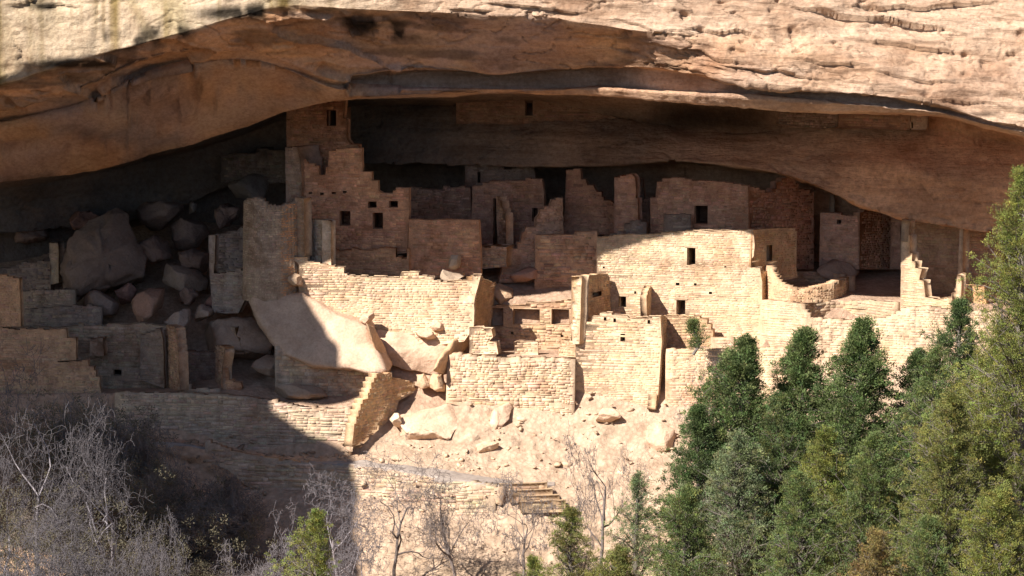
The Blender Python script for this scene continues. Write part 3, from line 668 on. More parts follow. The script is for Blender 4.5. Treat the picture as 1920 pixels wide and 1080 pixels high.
wall('coping', ((552, .7), (570, .3)), [(553, 372), (560, 368), (570, 371), (572, 480), (556, 486), (552, 420)], th=.5, col=(.44, .31, .22), parent=B)

# ---- square tower behind, reaching the roof of the alcove
B = thing('square_tower', 'tallest square tower, plastered and windowed, reaching up to the alcove roof', 'tower', P(595, 480, 5.0))
wall('front_wall', ((537, 5.2), (652, 4.0)), [(537, 160), (648, 160), (643, 222), (650, 224), (651, 262), (655, 266), (658, 272), (672, 274), (672, 330), (672, 480), (537, 480)],
     holes=[(613, 207, 630, 236), (573, 282, 592, 306)], col=(.44, .275, .185), prot=.008, amt=.05, parent=B, hole_names=['window', 'doorway'])
wall('buttress', ((535, 3.6), (566, 3.0)), [(535, 277), (548, 276), (558, 278), (561, 296), (565, 300), (566, 480), (537, 480)], th=1.6, col=(.37, .30, .25), prot=.015, parent=B)

B = thing('stepped_house', 'three storey house with a stepped broken top and four dark openings', 'house', P(665, 470, 2.4))
wall('front_wall', ((565, 3.2), (768, 2.5)), [(565, 298), (573, 299), (578, 306), (590, 307), (598, 315), (599, 328), (610, 329), (611, 314), (615, 312), (617, 286), (630, 281), (645, 278), (679, 278), (680, 322),
     (697, 322), (698, 338), (709, 339), (710, 358), (718, 362), (737, 363), (742, 352), (752, 353), (768, 354), (768, 395), (765, 420), (764, 474), (565, 500)],
     holes=[(637, 396, 657, 423), (699, 399, 718, 429), (690, 378, 706, 390), (730, 377, 746, 389), (579, 360, 585, 364), (600, 361, 607, 366), (622, 360, 630, 364), (643, 358, 650, 362), (664, 357, 668, 363)],
     col=(.56, .365, .245), prot=.01, amt=.06, rag=.012, parent=B, hole_names=['window', 'doorway', 'window', 'window'] + ['beam_socket'] * 5)
wall('side_wall', ((762, 2.5), (772, 4.9)), [(766, 354), (769, 356), (771, 380), (770, 400), (770, 470), (764, 470)], col=(.44, .31, .22), parent=B, th=.3)
wall('low_wall', ((622, 2.2), (768, 1.9)), [(622, 470), (660, 468), (700, 467), (742, 465), (742, 484), (763, 484), (763, 466), (768, 467), (768, 520), (622, 520)], col=(.50, .34, .22), prot=.012, amt=.06, th=.7, parent=B)
wall('pier', ((578, 1.35), (605, .35)), [(577, 412), (604, 412), (604, 500), (577, 490)], th=.5, col=(.52, .44, .36), prot=.004, amt=.02, rag=.01, parent=B)
wall('pier', ((604, .30), (621, .15)), [(604, 412), (616, 413), (621, 416), (621, 500), (604, 500)], th=.55, col=(.62, .50, .38), prot=.006, amt=.02, rag=.01, parent=B)

wall('masonry_wall', ((765, 2.4), (902, 1.9)), [(766, 414), (778, 409), (792, 413), (815, 412), (856, 411), (880, 413), (898, 412), (901, 460), (902, 515), (765, 525)], col=(.55, .36, .24), prot=.015, amt=.08, rag=.01,
     label='rectangular windowless reddish wall right of the stepped house', cat='wall')
B = thing('plaza_wall', 'long sunlit wall with a ragged stepped top across the middle of the ruins', 'wall', P(720, 600, 0))
wall('front_wall', ((545, .35), (903, -.95)), [(560, 496), (548, 484), (566, 480), (600, 494), (628, 497), (645, 504), (651, 517), (700, 520), (748, 519), (752, 512), (766, 510), (785, 513), (800, 517), (826, 527), (850, 528), (865, 525), (885, 526), (886, 515), (902, 514),
     (890, 560), (888, 615), (870, 640), (800, 650), (700, 640), (600, 600), (560, 560)], col=(.60, .455, .32), prot=.022, ch=.11, cw=.28, amt=.06, rag=.035, parent=B)
wall('end_wall', ((886, -.85), (932, 2.6)), [(887, 520), (903, 515), (906, 522), (930, 530), (928, 560), (920, 610), (887, 625)], col=(.54, .36, .21), prot=.01, parent=B, th=.35, rag=.02)

# ---- dark rear ruins, middle
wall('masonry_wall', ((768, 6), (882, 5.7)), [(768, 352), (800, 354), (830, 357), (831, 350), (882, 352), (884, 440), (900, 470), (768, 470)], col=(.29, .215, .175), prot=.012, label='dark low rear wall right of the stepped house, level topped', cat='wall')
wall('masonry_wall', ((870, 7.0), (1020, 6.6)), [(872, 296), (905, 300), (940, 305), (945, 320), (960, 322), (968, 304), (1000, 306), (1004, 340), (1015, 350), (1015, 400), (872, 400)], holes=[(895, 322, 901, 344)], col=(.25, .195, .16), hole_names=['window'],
     label='darkest rear wall touching the alcove ceiling with a narrow slit window', cat='wall')
B = thing('ruined_house', 'dark rear house with a broken front left of the long diagonal stair-topped wall', 'house', P(930, 470, 4))
wall('front_wall', ((882, 5.6), (1021, 4.9)), [(886, 348), (905, 344), (918, 345), (935, 338), (960, 340), (985, 336), (1016, 334), (1020, 360), (1021, 395), (1005, 420), (1000, 470), (960, 480), (945, 470), (938, 372), (925, 372), (925, 470), (882, 475)],
     holes=[(998, 390, 1008, 415)], col=(.36, .255, .20), prot=.015, parent=B)
wall('side_wall', ((930, 4.8), (949, 3.8)), [(930, 368), (936, 370), (941, 385), (944, 398), (948, 400), (949, 470), (933, 470)], col=(.44, .32, .23), prot=.03, parent=B, th=.4, rag=.02)
wall('step', ((898, 3.0), (950, 2.6)), [(898, 463), (932, 461), (950, 462), (950, 500), (898, 505)], col=(.42, .32, .24), parent=B, th=1.3)
wall('stair_topped_wall', ((935, 3.4), (1058, 3.9)), [(1055, 369), (1042, 371), (1034, 377), (1031, 385), (1020, 388), (1012, 396), (1010, 404), (1004, 410), (1004, 422), (986, 424), (984, 434), (980, 436), (976, 452), (970, 462), (956, 470), (952, 482), (945, 490), (935, 530), (1005, 530), (1006, 442), (1057, 441)],
     col=(.45, .33, .25), prot=.03, rag=.04, label='diagonal wall rising to the right in many small stair steps', cat='wall')
wall('masonry_wall', ((1004, 3.1), (1122, 2.8)), [(1004, 442), (1030, 440), (1076, 440), (1077, 435), (1120, 434), (1122, 540), (1060, 545), (1002, 545)], ch=.145, cw=.34, col=(.45, .34, .25), prot=.02, amt=.12, rag=.01,
     label='flat shaded wall of even grey blocks with few pale ones left of the sunlit house', cat='wall')
wall('masonry_wall', ((1057, 4.8), (1160, 4.2)), [(1062, 318), (1088, 317), (1090, 332), (1098, 338), (1101, 346), (1113, 350), (1118, 358), (1128, 364), (1132, 374), (1146, 378), (1154, 383), (1155, 440), (1057, 440)],
     col=(.34, .225, .165), prot=.02, rag=.03, label='dark rear wall stepping down to the right from a tall left corner', cat='wall')
wall('pillar', ((1152, 2.6), (1192, 2.2)), [(1152, 336), (1163, 328), (1186, 328), (1191, 334), (1192, 372), (1196, 372), (1197, 440), (1152, 440)], th=.6, col=(.42, .29, .22), prot=.012,
     label='tall free-standing shaded pillar of wall left of the rear house with a doorway', cat='pillar')
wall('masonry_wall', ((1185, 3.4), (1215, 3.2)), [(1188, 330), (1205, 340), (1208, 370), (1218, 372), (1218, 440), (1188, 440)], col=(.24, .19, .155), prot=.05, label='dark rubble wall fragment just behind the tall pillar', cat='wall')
B = thing('rear_house', 'large shaded rear house with one tall doorway above the sunlit house', 'house', P(1315, 435, 2))
wall('front_wall', ((1219, 2.3), (1406, 1.2)), [(1219, 372), (1229, 370), (1232, 345), (1242, 336), (1258, 333), (1285, 334), (1298, 339), (1345, 340), (1360, 342), (1390, 346), (1405, 350), (1405, 445), (1219, 445)],
     holes=[(1302, 386, 1327, 420)], col=(.46,.315,.23), prot=.01, amt=.05, rag=.012, parent=B, hole_kind='doorway')
wall('side_wall', ((1405, 1.2), (1528, 4.2)), [(1405, 350), (1424, 352), (1434, 362), (1448, 360), (1456, 345), (1466, 336), (1480, 331), (1492, 335), (1498, 352), (1518, 358), (1526, 366), (1526, 505), (1405, 505)], col=(.36, .22, .15), prot=.01, amt=.05, rag=.02, parent=B)
curved('broken_wall', [(1244, 1.2, 402, 440), (1258, 1.1, 403, 440), (1276, 1.0, 401, 440), (1296, 1.0, 402, 440)], col=(.30, .225, .18), prot=.05, label='low dark rubble wall against the rear house left of its doorway', cat='wall')
curved('broken_wall', [(1160, 2.0, 436, 450), (1168, 1.95, 420, 448), (1180, 1.9, 415, 446), (1200, 1.8, 413, 444), (1212, 1.75, 424, 444)], col=(.29, .215, .17), prot=.06, label='rounded dark rubble heap of wall at the foot of the tall pillar', cat='wall')
curved('broken_wall', [(1130, 1.9, 448, 462), (1142, 1.8, 438, 460), (1160, 1.7, 434, 458), (1170, 1.6, 438, 458)], col=(.27, .2, .16), prot=.06, label='smallest dark rubble stub on top of the flat grey block wall', cat='wall')

# ---- the main sunlit house
B = thing('main_house', 'big sunlit pale house with two tall dark windows in the centre right', 'house', P(1270, 650, 0))
wall('front_wall', ((1118, 1.2), (1428, -1.1)), [(1119, 446), (1140, 443), (1160, 440), (1200, 440), (1240, 437), (1270, 434), (1300, 431), (1350, 432), (1412, 431), (1415, 460), (1413, 480), (1404, 494), (1410, 499), (1425, 504), (1429, 530), (1429, 568), (1428, 670), (1118, 680)],
     holes=[(1288, 465, 1304, 497), (1268, 563, 1285, 591), (1160, 556, 1174, 576), (1267, 530, 1274, 535), (1301, 531, 1306, 535), (1330, 531, 1333, 535), (1329, 547, 1335, 555), (1358, 499, 1362, 502), (1189, 546, 1193, 551), (1130, 500, 1134, 503)],
     col=(.61, .465, .325), prot=.014, ch=.10, cw=.26, amt=.045, rag=.012, parent=B, hole_names=['window', 'window', 'window'] + ['beam_socket'] * 7)
wall('upper_side_wall', ((1410, -.95), (1495, 1.5)), [(1410, 432), (1440, 429), (1470, 427), (1491, 428), (1494, 440), (1493, 500), (1496, 520), (1455, 530), (1432, 520), (1408, 500)],
     holes=[(1437, 459, 1448, 490)], col=(.56, .37, .22), prot=.008, amt=.04, rag=.01, parent=B, sidecol=(.4, .3, .2), hd=.1)
wall('side_wall', ((1426, -1.05), (1470, .7)), [(1427, 506), (1445, 510), (1470, 515), (1470, 575), (1427, 572)], col=(.56, .38, .235), prot=.008, parent=B, rag=.01)
wall('fin', ((1214, .3), (1236, .8)), [(1216, 537), (1228, 536), (1236, 590), (1234, 596), (1214, 595)], th=.25, col=(.54, .37, .24), prot=.006, parent=B, rag=.01)
wall('fin', ((1215, -1.0), (1222, .5)), [(1214, 548), (1219, 537), (1225, 537), (1225, 593), (1213, 593), (1212, 560)], th=.3, col=(.56, .40, .26), prot=.02, parent=B, rag=.01)
curved('round_wall', [(1430, .2, 497, 560), (1438, -.6, 500, 563), (1450, -1.5, 524, 566), (1480, -2.0, 538, 571), (1500, -2.1, 545, 573), (1530, -1.9, 538, 571), (1560, -1.3, 530, 566), (1580, -.3, 524, 560), (1592, .9, 520, 552)], th=.38, col=(.58, .41, .27), prot=.015, both=True, rag=.025,
       label='low curved wall of a round room, sunlit along its top beside the big pale house', cat='wall')
curved('round_wall', [(1592, .9, 520, 550), (1560, 2.3, 512, 545), (1520, 2.8, 509, 540), (1470, 2.4, 510, 540), (1440, 1.4, 508, 540)][::-1], th=.35, col=(.46, .33, .23), prot=.02, label='shaded rear arc of the low round room', cat='wall')

# ---- right hand rooms under the bulge
B = thing('corner_house', 'shaded rear house with one tiny square window right of the curved wall', 'house', P(1600, 500, 3))
wall('front_wall', ((1536, 3.4), (1613, 2.8)), [(1538, 400), (1560, 398), (1577, 401), (1586, 405), (1600, 404), (1612, 402), (1613, 505), (1536, 505)], holes=[(1569, 412, 1577, 420)], col=(.46, .35, .28), prot=.01, parent=B, rag=.01, hole_names=['window'])
wall('side_wall', ((1612, 2.8), (1672, 4.4)), [(1612, 402), (1620, 396), (1640, 380), (1672, 380), (1673, 505), (1612, 505)], col=(.36, .26, .19), prot=.03, parent=B, rag=.01)
wall('far_wall', ((1669, 3.6), (1712, 3.2)), [(1670, 395), (1712, 395), (1712, 505), (1669, 505)], holes=[(1688, 423, 1703, 454)], col=(.42, .32, .255), prot=.01, parent=B, rag=0, hole_names=['window'])
wall('post', ((1520, 5), (1535, 4.9)), [(1556, 366), (1564, 366), (1565, 402), (1555, 402)], col=(.34, .27, .2), parent=B, th=.2)
B = thing('end_house', 'brown two-storey ruin with a broken sunlit front corner, under the bulging rock at right', 'house', P(1770, 570, -1))
wall('corner_wall', ((1689, -2.4), (1712, -2.9)), [(1690, 456), (1702, 454), (1703, 442), (1706, 440), (1706, 470), (1710, 480), (1716, 500), (1728, 506), (1724, 520), (1732, 532), (1735, 556), (1750, 560), (1775, 560), (1785, 552), (1786, 586), (1688, 586)],
     col=(.60, .45, .31), prot=.02, amt=.06, parent=B, rag=.02, th=.5)
wall('back_wall', ((1700, .2), (1802, -.6)), [(1704, 416), (1715, 408), (1760, 400), (1810, 400), (1808, 570), (1735, 575), (1725, 500), (1706, 470)], col=(.42, .29, .19), prot=.025, amt=.12, parent=B, rag=.02)
wall('side_wall', ((1700, -2.6), (1742, -.4)), [(1706, 412), (1716, 412), (1716, 440), (1708, 452), (1712, 490), (1728, 506), (1738, 575), (1734, 575), (1728, 520), (1712, 505), (1702, 480)], col=(.42, .30, .20), prot=.04, parent=B, rag=.02)
wall('partition', ((1797, -2.0), (1812, -2.3)), [(1799, 425), (1806, 425), (1806, 510), (1812, 512), (1800, 545), (1790, 545), (1796, 520)], col=(.52, .38, .26), prot=.03, parent=B, rag=.02, th=.5)
wall('far_wall', ((1806, -.8), (1880, -1.4)), [(1806, 425), (1880, 425), (1880, 560), (1806, 560)], col=(.42, .27, .18), prot=.012, parent=B, rag=0)
wall('front_stub', ((1783, -3.2), (1800, -3.5)), [(1795, 514), (1802, 518), (1802, 560), (1812, 590), (1783, 590), (1784, 556), (1792, 540)], col=(.60, .44, .30), prot=.03, parent=B, rag=.03, th=.4)
wall('low_wall', ((1802, -2.7), (1850, -3.2)), [(1802, 535), (1845, 536), (1850, 575), (1802, 575)], col=(.58, .36, .2), prot=.008, parent=B, rag=.01)

# ---- lower sunlit house fronts and retaining walls
B = thing('projecting_house', 'tall sunlit wall projecting forward with a notched stepped top and one small window', 'house', P(1160, 760, -2.5))
wall('front_wall', ((1078, -2.0), (1240, -3.1)), [(1079, 642), (1090, 640), (1091, 610), (1096, 603), (1109, 602), (1110, 595), (1124, 594), (1125, 587), (1146, 586), (1147, 590), (1175, 591), (1180, 597), (1238, 592), (1241, 640), (1237, 700), (1234, 740), (1229, 765), (1216, 772), (1150, 766), (1110, 756), (1079, 750)],
     holes=[(1163, 626, 1172, 640), (1132, 595, 1137, 601), (1150, 597, 1155, 604), (1176, 599, 1182, 605), (1214, 600, 1219, 607)], col=(.61, .46, .32), prot=.018, ch=.11, cw=.3, amt=.05, rag=.012, parent=B, hole_names=['window'] + ['beam_socket'] * 4)
wall('side_wall', ((1233, -3.05), (1262, .2)), [(1238, 592), (1262, 596), (1262, 770), (1229, 768), (1236, 700)], col=(.48, .34, .22), prot=.03, ch=.13, parent=B, rag=.02)
wall('recessed_wall', ((1238, -.9), (1338, -1.6)), [(1238, 593), (1280, 592), (1288, 595), (1300, 591), (1312, 594), (1326, 602), (1333, 612), (1337, 625), (1337, 665), (1238, 668)], col=(.52, .36, .23), prot=.03, rag=.02,
     label='brown shaded wall set back beside the projecting house', cat='wall')
curved('retaining_wall', [(1248, -2.9, 654, 800), (1300, -3.05, 655, 812), (1360, -3.3, 655, 820), (1440, -3.7, 652, 825), (1482, -3.9, 655, 830)], col=(.61, .455, .32), prot=.022, amt=.06, batter=.03, rag=.015, label='tall sunlit retaining wall half hidden by the tips of the pines', cat='wall')
curved('low_wall', [(1333, -2.4, 633, 652), (1352, -2.45, 634, 652), (1375, -2.6, 634, 652)], th=.5, col=(.60, .45, .32), label='small sunlit ledge of wall above the pines left of the curved wall', cat='wall')
curved('retaining_wall', [(1426, -1.5, 563, 700), (1455, -2.0, 564, 706), (1490, -2.7, 571, 715), (1505, -3.1, 582, 718), (1515, -3.35, 597, 722), (1580, -3.6, 600, 722), (1600, -3.85, 601, 722), (1660, -4.3, 596, 715), (1690, -4.6, 578, 712), (1740, -4.9, 575, 712), (1800, -5.1, 583, 712), (1870, -5.3, 586, 720)],
       col=(.61, .46, .325), prot=.02, amt=.05, batter=.02, rag=.015, th=.5, label='long sunlit retaining wall behind the pine tops on the right', cat='wall')
curved('retaining_wall', [(1508, -3.0, 570, 612), (1530, -1.9, 568, 606), (1570, -1.4, 565, 602), (1620, -1.9, 563, 600), (1680, -3.2, 567, 600)], col=(.50, .38, .265), prot=.008, amt=.04, rag=.01, th=.3, label='smooth plastered curved inner wall of the sunken round pit at right', cat='wall')
wall('masonry_wall', ((1084, -2.0), (1147, .95)), [(1085, 600), (1086, 518), (1108, 515), (1140, 515), (1143, 520), (1147, 605), (1140, 628), (1085, 640)],
     holes=[(1111, 545, 1128, 558)], col=(.54, .38, .24), prot=.012, amt=.06, rag=.02, hole_names=['window'], label='brown square wall with a small rough hole standing above the projecting house', cat='wall', hd=.3)
wall('broken_wall', ((1070, -2.0), (1092, -2.5)), [(1074, 645), (1070, 610), (1077, 590), (1073, 575), (1078, 560), (1074, 545), (1080, 530), (1086, 518), (1091, 518), (1089, 560), (1088, 600), (1086, 645)], th=.5, col=(.62, .47, .33), prot=.06, ch=.14, cw=.2, rag=.02, label='sunlit broken edge of stacked stones left of the brown square wall with a hole', cat='wall')
# kiva-like open room in the middle
B = thing('open_room', 'sunken open room with three dark wall niches and pillars between them', 'ruined room', P(980, 665, 0))
wall('back_wall', ((885, 2.1), (1080, 1.1)), [(888, 575), (930, 572), (960, 574), (985, 571), (988, 566), (1010, 567), (1030, 568), (1075, 560), (1080, 580), (1080, 665), (885, 668)],
     holes=[(921, 578, 944, 611), (962, 580, 1012, 608), (1034, 580, 1067, 608), (958, 622, 963, 627), (1051, 628, 1056, 632)], col=(.52, .37, .25), prot=.010, amt=.05, rag=.015, parent=B, hole_names=['niche', 'niche', 'niche', 'beam_socket', 'beam_socket'], hd=.8)
wall('rubble_pier', ((880, -1.2), (926, -1.5)), [(880, 615), (900, 613), (905, 618), (921, 616), (924, 632), (918, 638), (931, 645), (934, 664), (880, 664)], col=(.60, .45, .32), prot=.07, ch=.15, cw=.24, parent=B, rag=.03, th=.6)
wall('stepped_pier', ((1046, -.9), (1082, -1.6)), [(1082, 612), (1070, 620), (1068, 632), (1058, 638), (1052, 648), (1046, 652), (1048, 668), (1080, 670)], col=(.58, .42, .28), prot=.06, ch=.15, cw=.24, parent=B, rag=.03, th=.6)
wall('deflector', ((964, -.75), (1009, -.85)), [(964, 642), (972, 639), (1008, 641), (1009, 668), (964, 668)], col=(.60, .45, .315), prot=.012, parent=B, rag=.005, th=.3)
for a, b in ((967, 594), (985, 592)):                       # sagging timber in the middle niche
    pass
curved('retaining_wall', [(838, -1.9, 664, 742), (860, -2.0, 665, 746), (900, -2.1, 668, 748), (960, -2.2, 671, 756), (1020, -2.3, 673, 765), (1078, -2.45, 674, 770)], th=.6, col=(.60, .455, .325), prot=.075, ch=.15, cw=.32, amt=.08, batter=.12, rag=.03,
       label='rough bulging sunlit rubble wall below the sunken open room', cat='wall')
# wall running towards the viewer beside the big slab
B = thing('slope_wall', 'tall brown wedge shaped wall stepping down the slope under the big split boulder', 'wall', P(715, 830, -3))
wall('side_face', ((660, -5.0), (790, -1.0)), [(706, 702), (734, 699), (736, 711), (768, 714), (778, 722), (784, 734), (765, 742), (748, 752), (742, 775), (722, 795), (700, 815), (682, 832), (660, 838), (664, 800), (672, 775), (680, 752), (690, 742), (696, 720)],
     col=(.54, .38, .24), prot=.02, ch=.13, amt=.08, rag=.03, parent=B, th=.5)
curved('masonry_wall', [(515, -1.55, 650, 765), (560, -1.6, 655, 765), (620, -1.7, 668, 766), (705, -1.8, 690, 768)], col=(.50, .39, .29), prot=.04, ch=.15, cw=.38, amt=.11, label='shaded wall of large pale blocks filling the gap under the slab boulder', cat='wall')
curved('terrace_wall', [(215, -3.0, 736, 828), (300, -3.0, 738, 826), (400, -3.1, 740, 845), (500, -3.3, 750, 858), (560, -3.55, 764, 866), (620, -3.8, 768, 870), (672, -4.15, 768, 878)], th=.6, col=(.49, .38, .285), prot=.07, ch=.14, cw=.38, amt=.11, batter=.1, rag=.03,
       label='long curving terrace wall of rough stones, shaded at left and sunlit at its right end', cat='wall')
curved('path_wall', [(385, -5.15, 828, 850), (430, -5.3, 846, 868), (470, -5.5, 856, 900), (560, -5.9, 868, 912), (640, -6.4, 873, 918), (700, -6.9, 882, 922), (760, -7.4, 889, 930), (850, -8.2, 901, 950), (930, -8.6, 910, 962)], th=.5, col=(.50, .39, .29), prot=.05, ch=.15, cw=.42, amt=.10, batter=.25, rag=.02,
       label='low stone wall holding up the outer edge of the footpath', cat='wall')
# steps at the end of the path
B = thing('stone_steps', 'flight of four broad brown stone steps at the end of the footpath', 'steps', P(1000, 945, -9))
for i, (ua, ub, v0, v1) in enumerate([(936, 1026, 909, 921), (954, 1036, 921, 931), (972, 1049, 932, 942), (976, 1060, 942, 950)]):
    y = -8.55 - i * .33
    a = P(ua, v0, y); b = P(ub, v0, y - .05); z0 = P(ua, v1 + 14, y)[2]
    wall('step', ((ua, y), (ub, y - .05)), [(ua, v0), (ub, v0 - 3), (ub, v1 + 10), (ua, v1 + 12)], th=.42, col=(.37, .27, .18), prot=.01, ch=.2, cw=.5, rag=.004, parent=B)
curved('rubble_wall', [(926, -8.7, 914, 930), (938, -8.9, 915, 935)], col=(.5, .38, .28), th=.5, prot=.05, parent=B)

# ---- walls on the high ledge under the lip
B = thing('ledge_house', 'dark granary wall on the high ledge with one tall slit opening', 'granary', P(1080, 225, 6.8))
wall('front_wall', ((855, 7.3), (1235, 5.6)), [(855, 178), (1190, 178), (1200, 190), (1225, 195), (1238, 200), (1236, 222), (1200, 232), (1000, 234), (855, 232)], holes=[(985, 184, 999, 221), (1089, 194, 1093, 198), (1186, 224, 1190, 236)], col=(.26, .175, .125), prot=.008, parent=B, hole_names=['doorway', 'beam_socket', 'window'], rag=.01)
wall('ledge_wall', ((1462, 1.6), (1572, .5)), [(1462, 200), (1572, 200), (1570, 238), (1540, 242), (1500, 238), (1455, 232)], col=(.27, .18, .13), prot=.07, ch=.12, cw=.2, amt=.2, rag=.01, label='dark rough stone wall under the lip above the bulging rock', cat='wall')
wall('ledge_wall', ((1572, .45), (1705, -.7)), [(1572, 200), (1708, 205), (1706, 244), (1640, 242), (1572, 240)], col=(.36, .22, .15), prot=.008, rag=.01, label='smooth brown wall on the ledge left of the small pale patched block', cat='wall')
wall('ledge_wall', ((1708, -.75), (1738, -.95)), [(1706, 205), (1740, 205), (1739, 240), (1734, 244), (1710, 244)], holes=[(1706.5, 228, 1712, 240)], col=(.46, .34, .25), prot=.015, rag=.01, label='small pale block of wall with a dark slit on the high ledge at right', cat='wall', hole_names=['window'])
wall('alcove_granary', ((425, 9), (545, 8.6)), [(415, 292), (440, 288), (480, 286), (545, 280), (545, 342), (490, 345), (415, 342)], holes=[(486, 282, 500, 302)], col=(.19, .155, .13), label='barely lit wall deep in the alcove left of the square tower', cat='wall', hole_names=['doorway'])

# ================================================================ BOULDERS
def bl(*a, **k): return boulder('boulder', *a, **k)
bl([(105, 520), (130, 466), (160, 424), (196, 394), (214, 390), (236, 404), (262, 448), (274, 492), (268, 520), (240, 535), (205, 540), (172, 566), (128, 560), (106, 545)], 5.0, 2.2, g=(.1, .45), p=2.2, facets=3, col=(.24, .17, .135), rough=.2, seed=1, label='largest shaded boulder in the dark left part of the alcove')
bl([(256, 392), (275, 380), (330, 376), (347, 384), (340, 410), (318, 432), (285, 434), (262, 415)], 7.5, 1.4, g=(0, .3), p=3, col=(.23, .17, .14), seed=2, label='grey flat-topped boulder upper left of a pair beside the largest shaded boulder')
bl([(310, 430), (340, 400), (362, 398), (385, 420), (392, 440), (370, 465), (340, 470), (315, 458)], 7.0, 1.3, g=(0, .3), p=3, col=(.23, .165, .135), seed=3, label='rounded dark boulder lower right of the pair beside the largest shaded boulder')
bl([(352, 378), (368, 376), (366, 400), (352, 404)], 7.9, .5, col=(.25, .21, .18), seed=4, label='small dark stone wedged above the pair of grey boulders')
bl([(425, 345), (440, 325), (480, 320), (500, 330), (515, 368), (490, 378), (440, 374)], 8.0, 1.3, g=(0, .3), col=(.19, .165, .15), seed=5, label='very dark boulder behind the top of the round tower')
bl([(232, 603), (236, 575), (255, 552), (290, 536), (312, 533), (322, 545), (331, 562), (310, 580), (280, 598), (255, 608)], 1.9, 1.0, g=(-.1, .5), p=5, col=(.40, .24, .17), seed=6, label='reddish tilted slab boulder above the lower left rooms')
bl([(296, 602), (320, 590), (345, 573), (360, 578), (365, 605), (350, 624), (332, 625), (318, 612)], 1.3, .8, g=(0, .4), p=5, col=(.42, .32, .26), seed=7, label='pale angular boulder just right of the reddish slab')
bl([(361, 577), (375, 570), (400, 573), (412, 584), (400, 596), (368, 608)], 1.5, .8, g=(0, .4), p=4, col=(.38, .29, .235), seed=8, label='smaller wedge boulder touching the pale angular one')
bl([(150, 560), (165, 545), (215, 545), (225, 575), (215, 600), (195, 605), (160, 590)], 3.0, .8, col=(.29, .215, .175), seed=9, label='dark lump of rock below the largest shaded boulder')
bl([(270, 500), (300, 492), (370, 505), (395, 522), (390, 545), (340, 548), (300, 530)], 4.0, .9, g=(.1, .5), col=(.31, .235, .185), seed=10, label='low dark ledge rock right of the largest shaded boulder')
SLAB = bl([(466, 565), (470, 545), (500, 545), (540, 548), (565, 545), (590, 560), (640, 590), (680, 606), (692, 612), (700, 640), (716, 670), (734, 700), (700, 704), (640, 695), (580, 688), (540, 668), (505, 640), (484, 610)], -.9, 1.1, g=(-.12, .66), back=(10, -16), facets=0, p=34, col=(.53, .385, .285), rough=.09, seed=11,
   label='huge slanting slab boulder crossed by the diagonal shadow edge, carrying the round tower')
boulder('broken_edge', [(686, 607), (698, 612), (712, 635), (728, 660), (737, 700), (720, 702), (708, 668), (692, 630)], -1.45, .9, g=(2.3, 0), p=6, col=(.54, .37, .24), facets=0, rough=.04, seed=33, parent=SLAB)
bl([(540, 516), (548, 507), (562, 515), (568, 536), (548, 545), (540, 535)], -.2, .5, g=(0, .3), col=(.50, .36, .25), p=3, seed=12, label='small block perched on the top edge of the huge slab')
SLAB2 = bl([(692, 640), (700, 612), (720, 612), (770, 618), (790, 640), (830, 618), (860, 618), (880, 622), (878, 640), (850, 656), (838, 690), (815, 700), (770, 700), (730, 690), (712, 660)], -.2, 1.2, g=(.05, .55), back=(10, -10), facets=1, p=10, col=(.58, .42, .31), rough=.10, seed=13,
   label='broad sunlit slab boulder right of the crack beside the huge slab')
boulder('broken_edge', [(812, 694), (828, 660), (852, 636), (880, 618), (886, 640), (862, 664), (848, 692), (832, 702)], -1.0, .7, g=(2.0, 0), p=5, col=(.54, .36, .22), facets=0, rough=.06, seed=14, parent=SLAB2)
bl([(674, 598), (680, 587), (700, 586), (705, 594), (690, 610), (676, 606)], -1.1, .4, col=(.54, .39, .29), seed=15, p=3, label='small loose block lying on top of the huge slab near the sunlit wall')
bl([(776, 616), (800, 612), (815, 620), (822, 634), (790, 634), (772, 626)], -1.0, .4, g=(0, .4), col=(.60, .45, .33), seed=16, p=3, label='left of two small rocks on the broad sunlit slab')
bl([(812, 603), (830, 600), (834, 608), (838, 618), (815, 622), (805, 614)], -.9, .4, g=(0, .4), col=(.58, .42, .3), seed=17, p=3, label='right of two small rocks on the broad sunlit slab')
bl([(781, 702), (795, 700), (803, 712), (806, 733), (790, 734), (785, 722)], -2.0, .5, col=(.56, .40, .27), seed=18, label='narrow upright rock below the broad slab', p=3)
bl([(800, 708), (812, 700), (832, 699), (838, 715), (836, 733), (803, 736)], -2.1, .6, g=(-.3, .2), col=(.56, .39, .25), seed=19, label='squarish rock right of the narrow upright one', p=4)
bl([(728, 785), (738, 773), (750, 775), (757, 788), (748, 800), (732, 798)], -3.9, .5, col=(.60, .46, .34), seed=20, label='small pale rock on the slope beside the wedge shaped wall', p=3)
bl([(700, 838), (720, 800), (745, 765), (775, 745), (835, 742), (852, 760), (868, 790), (878, 822), (862, 834), (845, 815), (820, 838), (790, 850), (740, 850)], -3.2, 1.2, g=(0, .8), p=9, col=(.58, .43, .315), rough=.1, seed=21, label='big smooth sunlit boulder above the footpath')
bl([(916, 800), (922, 770), (938, 750), (958, 750), (966, 765), (955, 785), (942, 795), (938, 822), (922, 826)], -3.4, .7, g=(0, .4), p=3.5, col=(.58, .42, .31), seed=22, label='tall narrow boulder leaning on the rubble wall')
bl([(880, 838), (905, 828), (950, 830), (935, 842), (900, 848)], -4.9, .4, g=(0, .9), p=3, col=(.58, .43, .31), seed=23, label='thin flat slab lying below the narrow boulder')
bl([(1215, 800), (1240, 790), (1262, 780), (1268, 820), (1262, 860), (1235, 880), (1205, 850)], -5.1, .8, g=(0, .5), p=3, col=(.56, .40, .29), seed=24, label='eroded pinkish outcrop below the tall sunlit retaining wall')
bl([(1112, 775), (1130, 765), (1160, 768), (1165, 785), (1140, 796), (1118, 792)], -4.0, .6, g=(0, .5), p=3, col=(.58, .42, .30), seed=25, label='rounded rock below the foot of the projecting house')
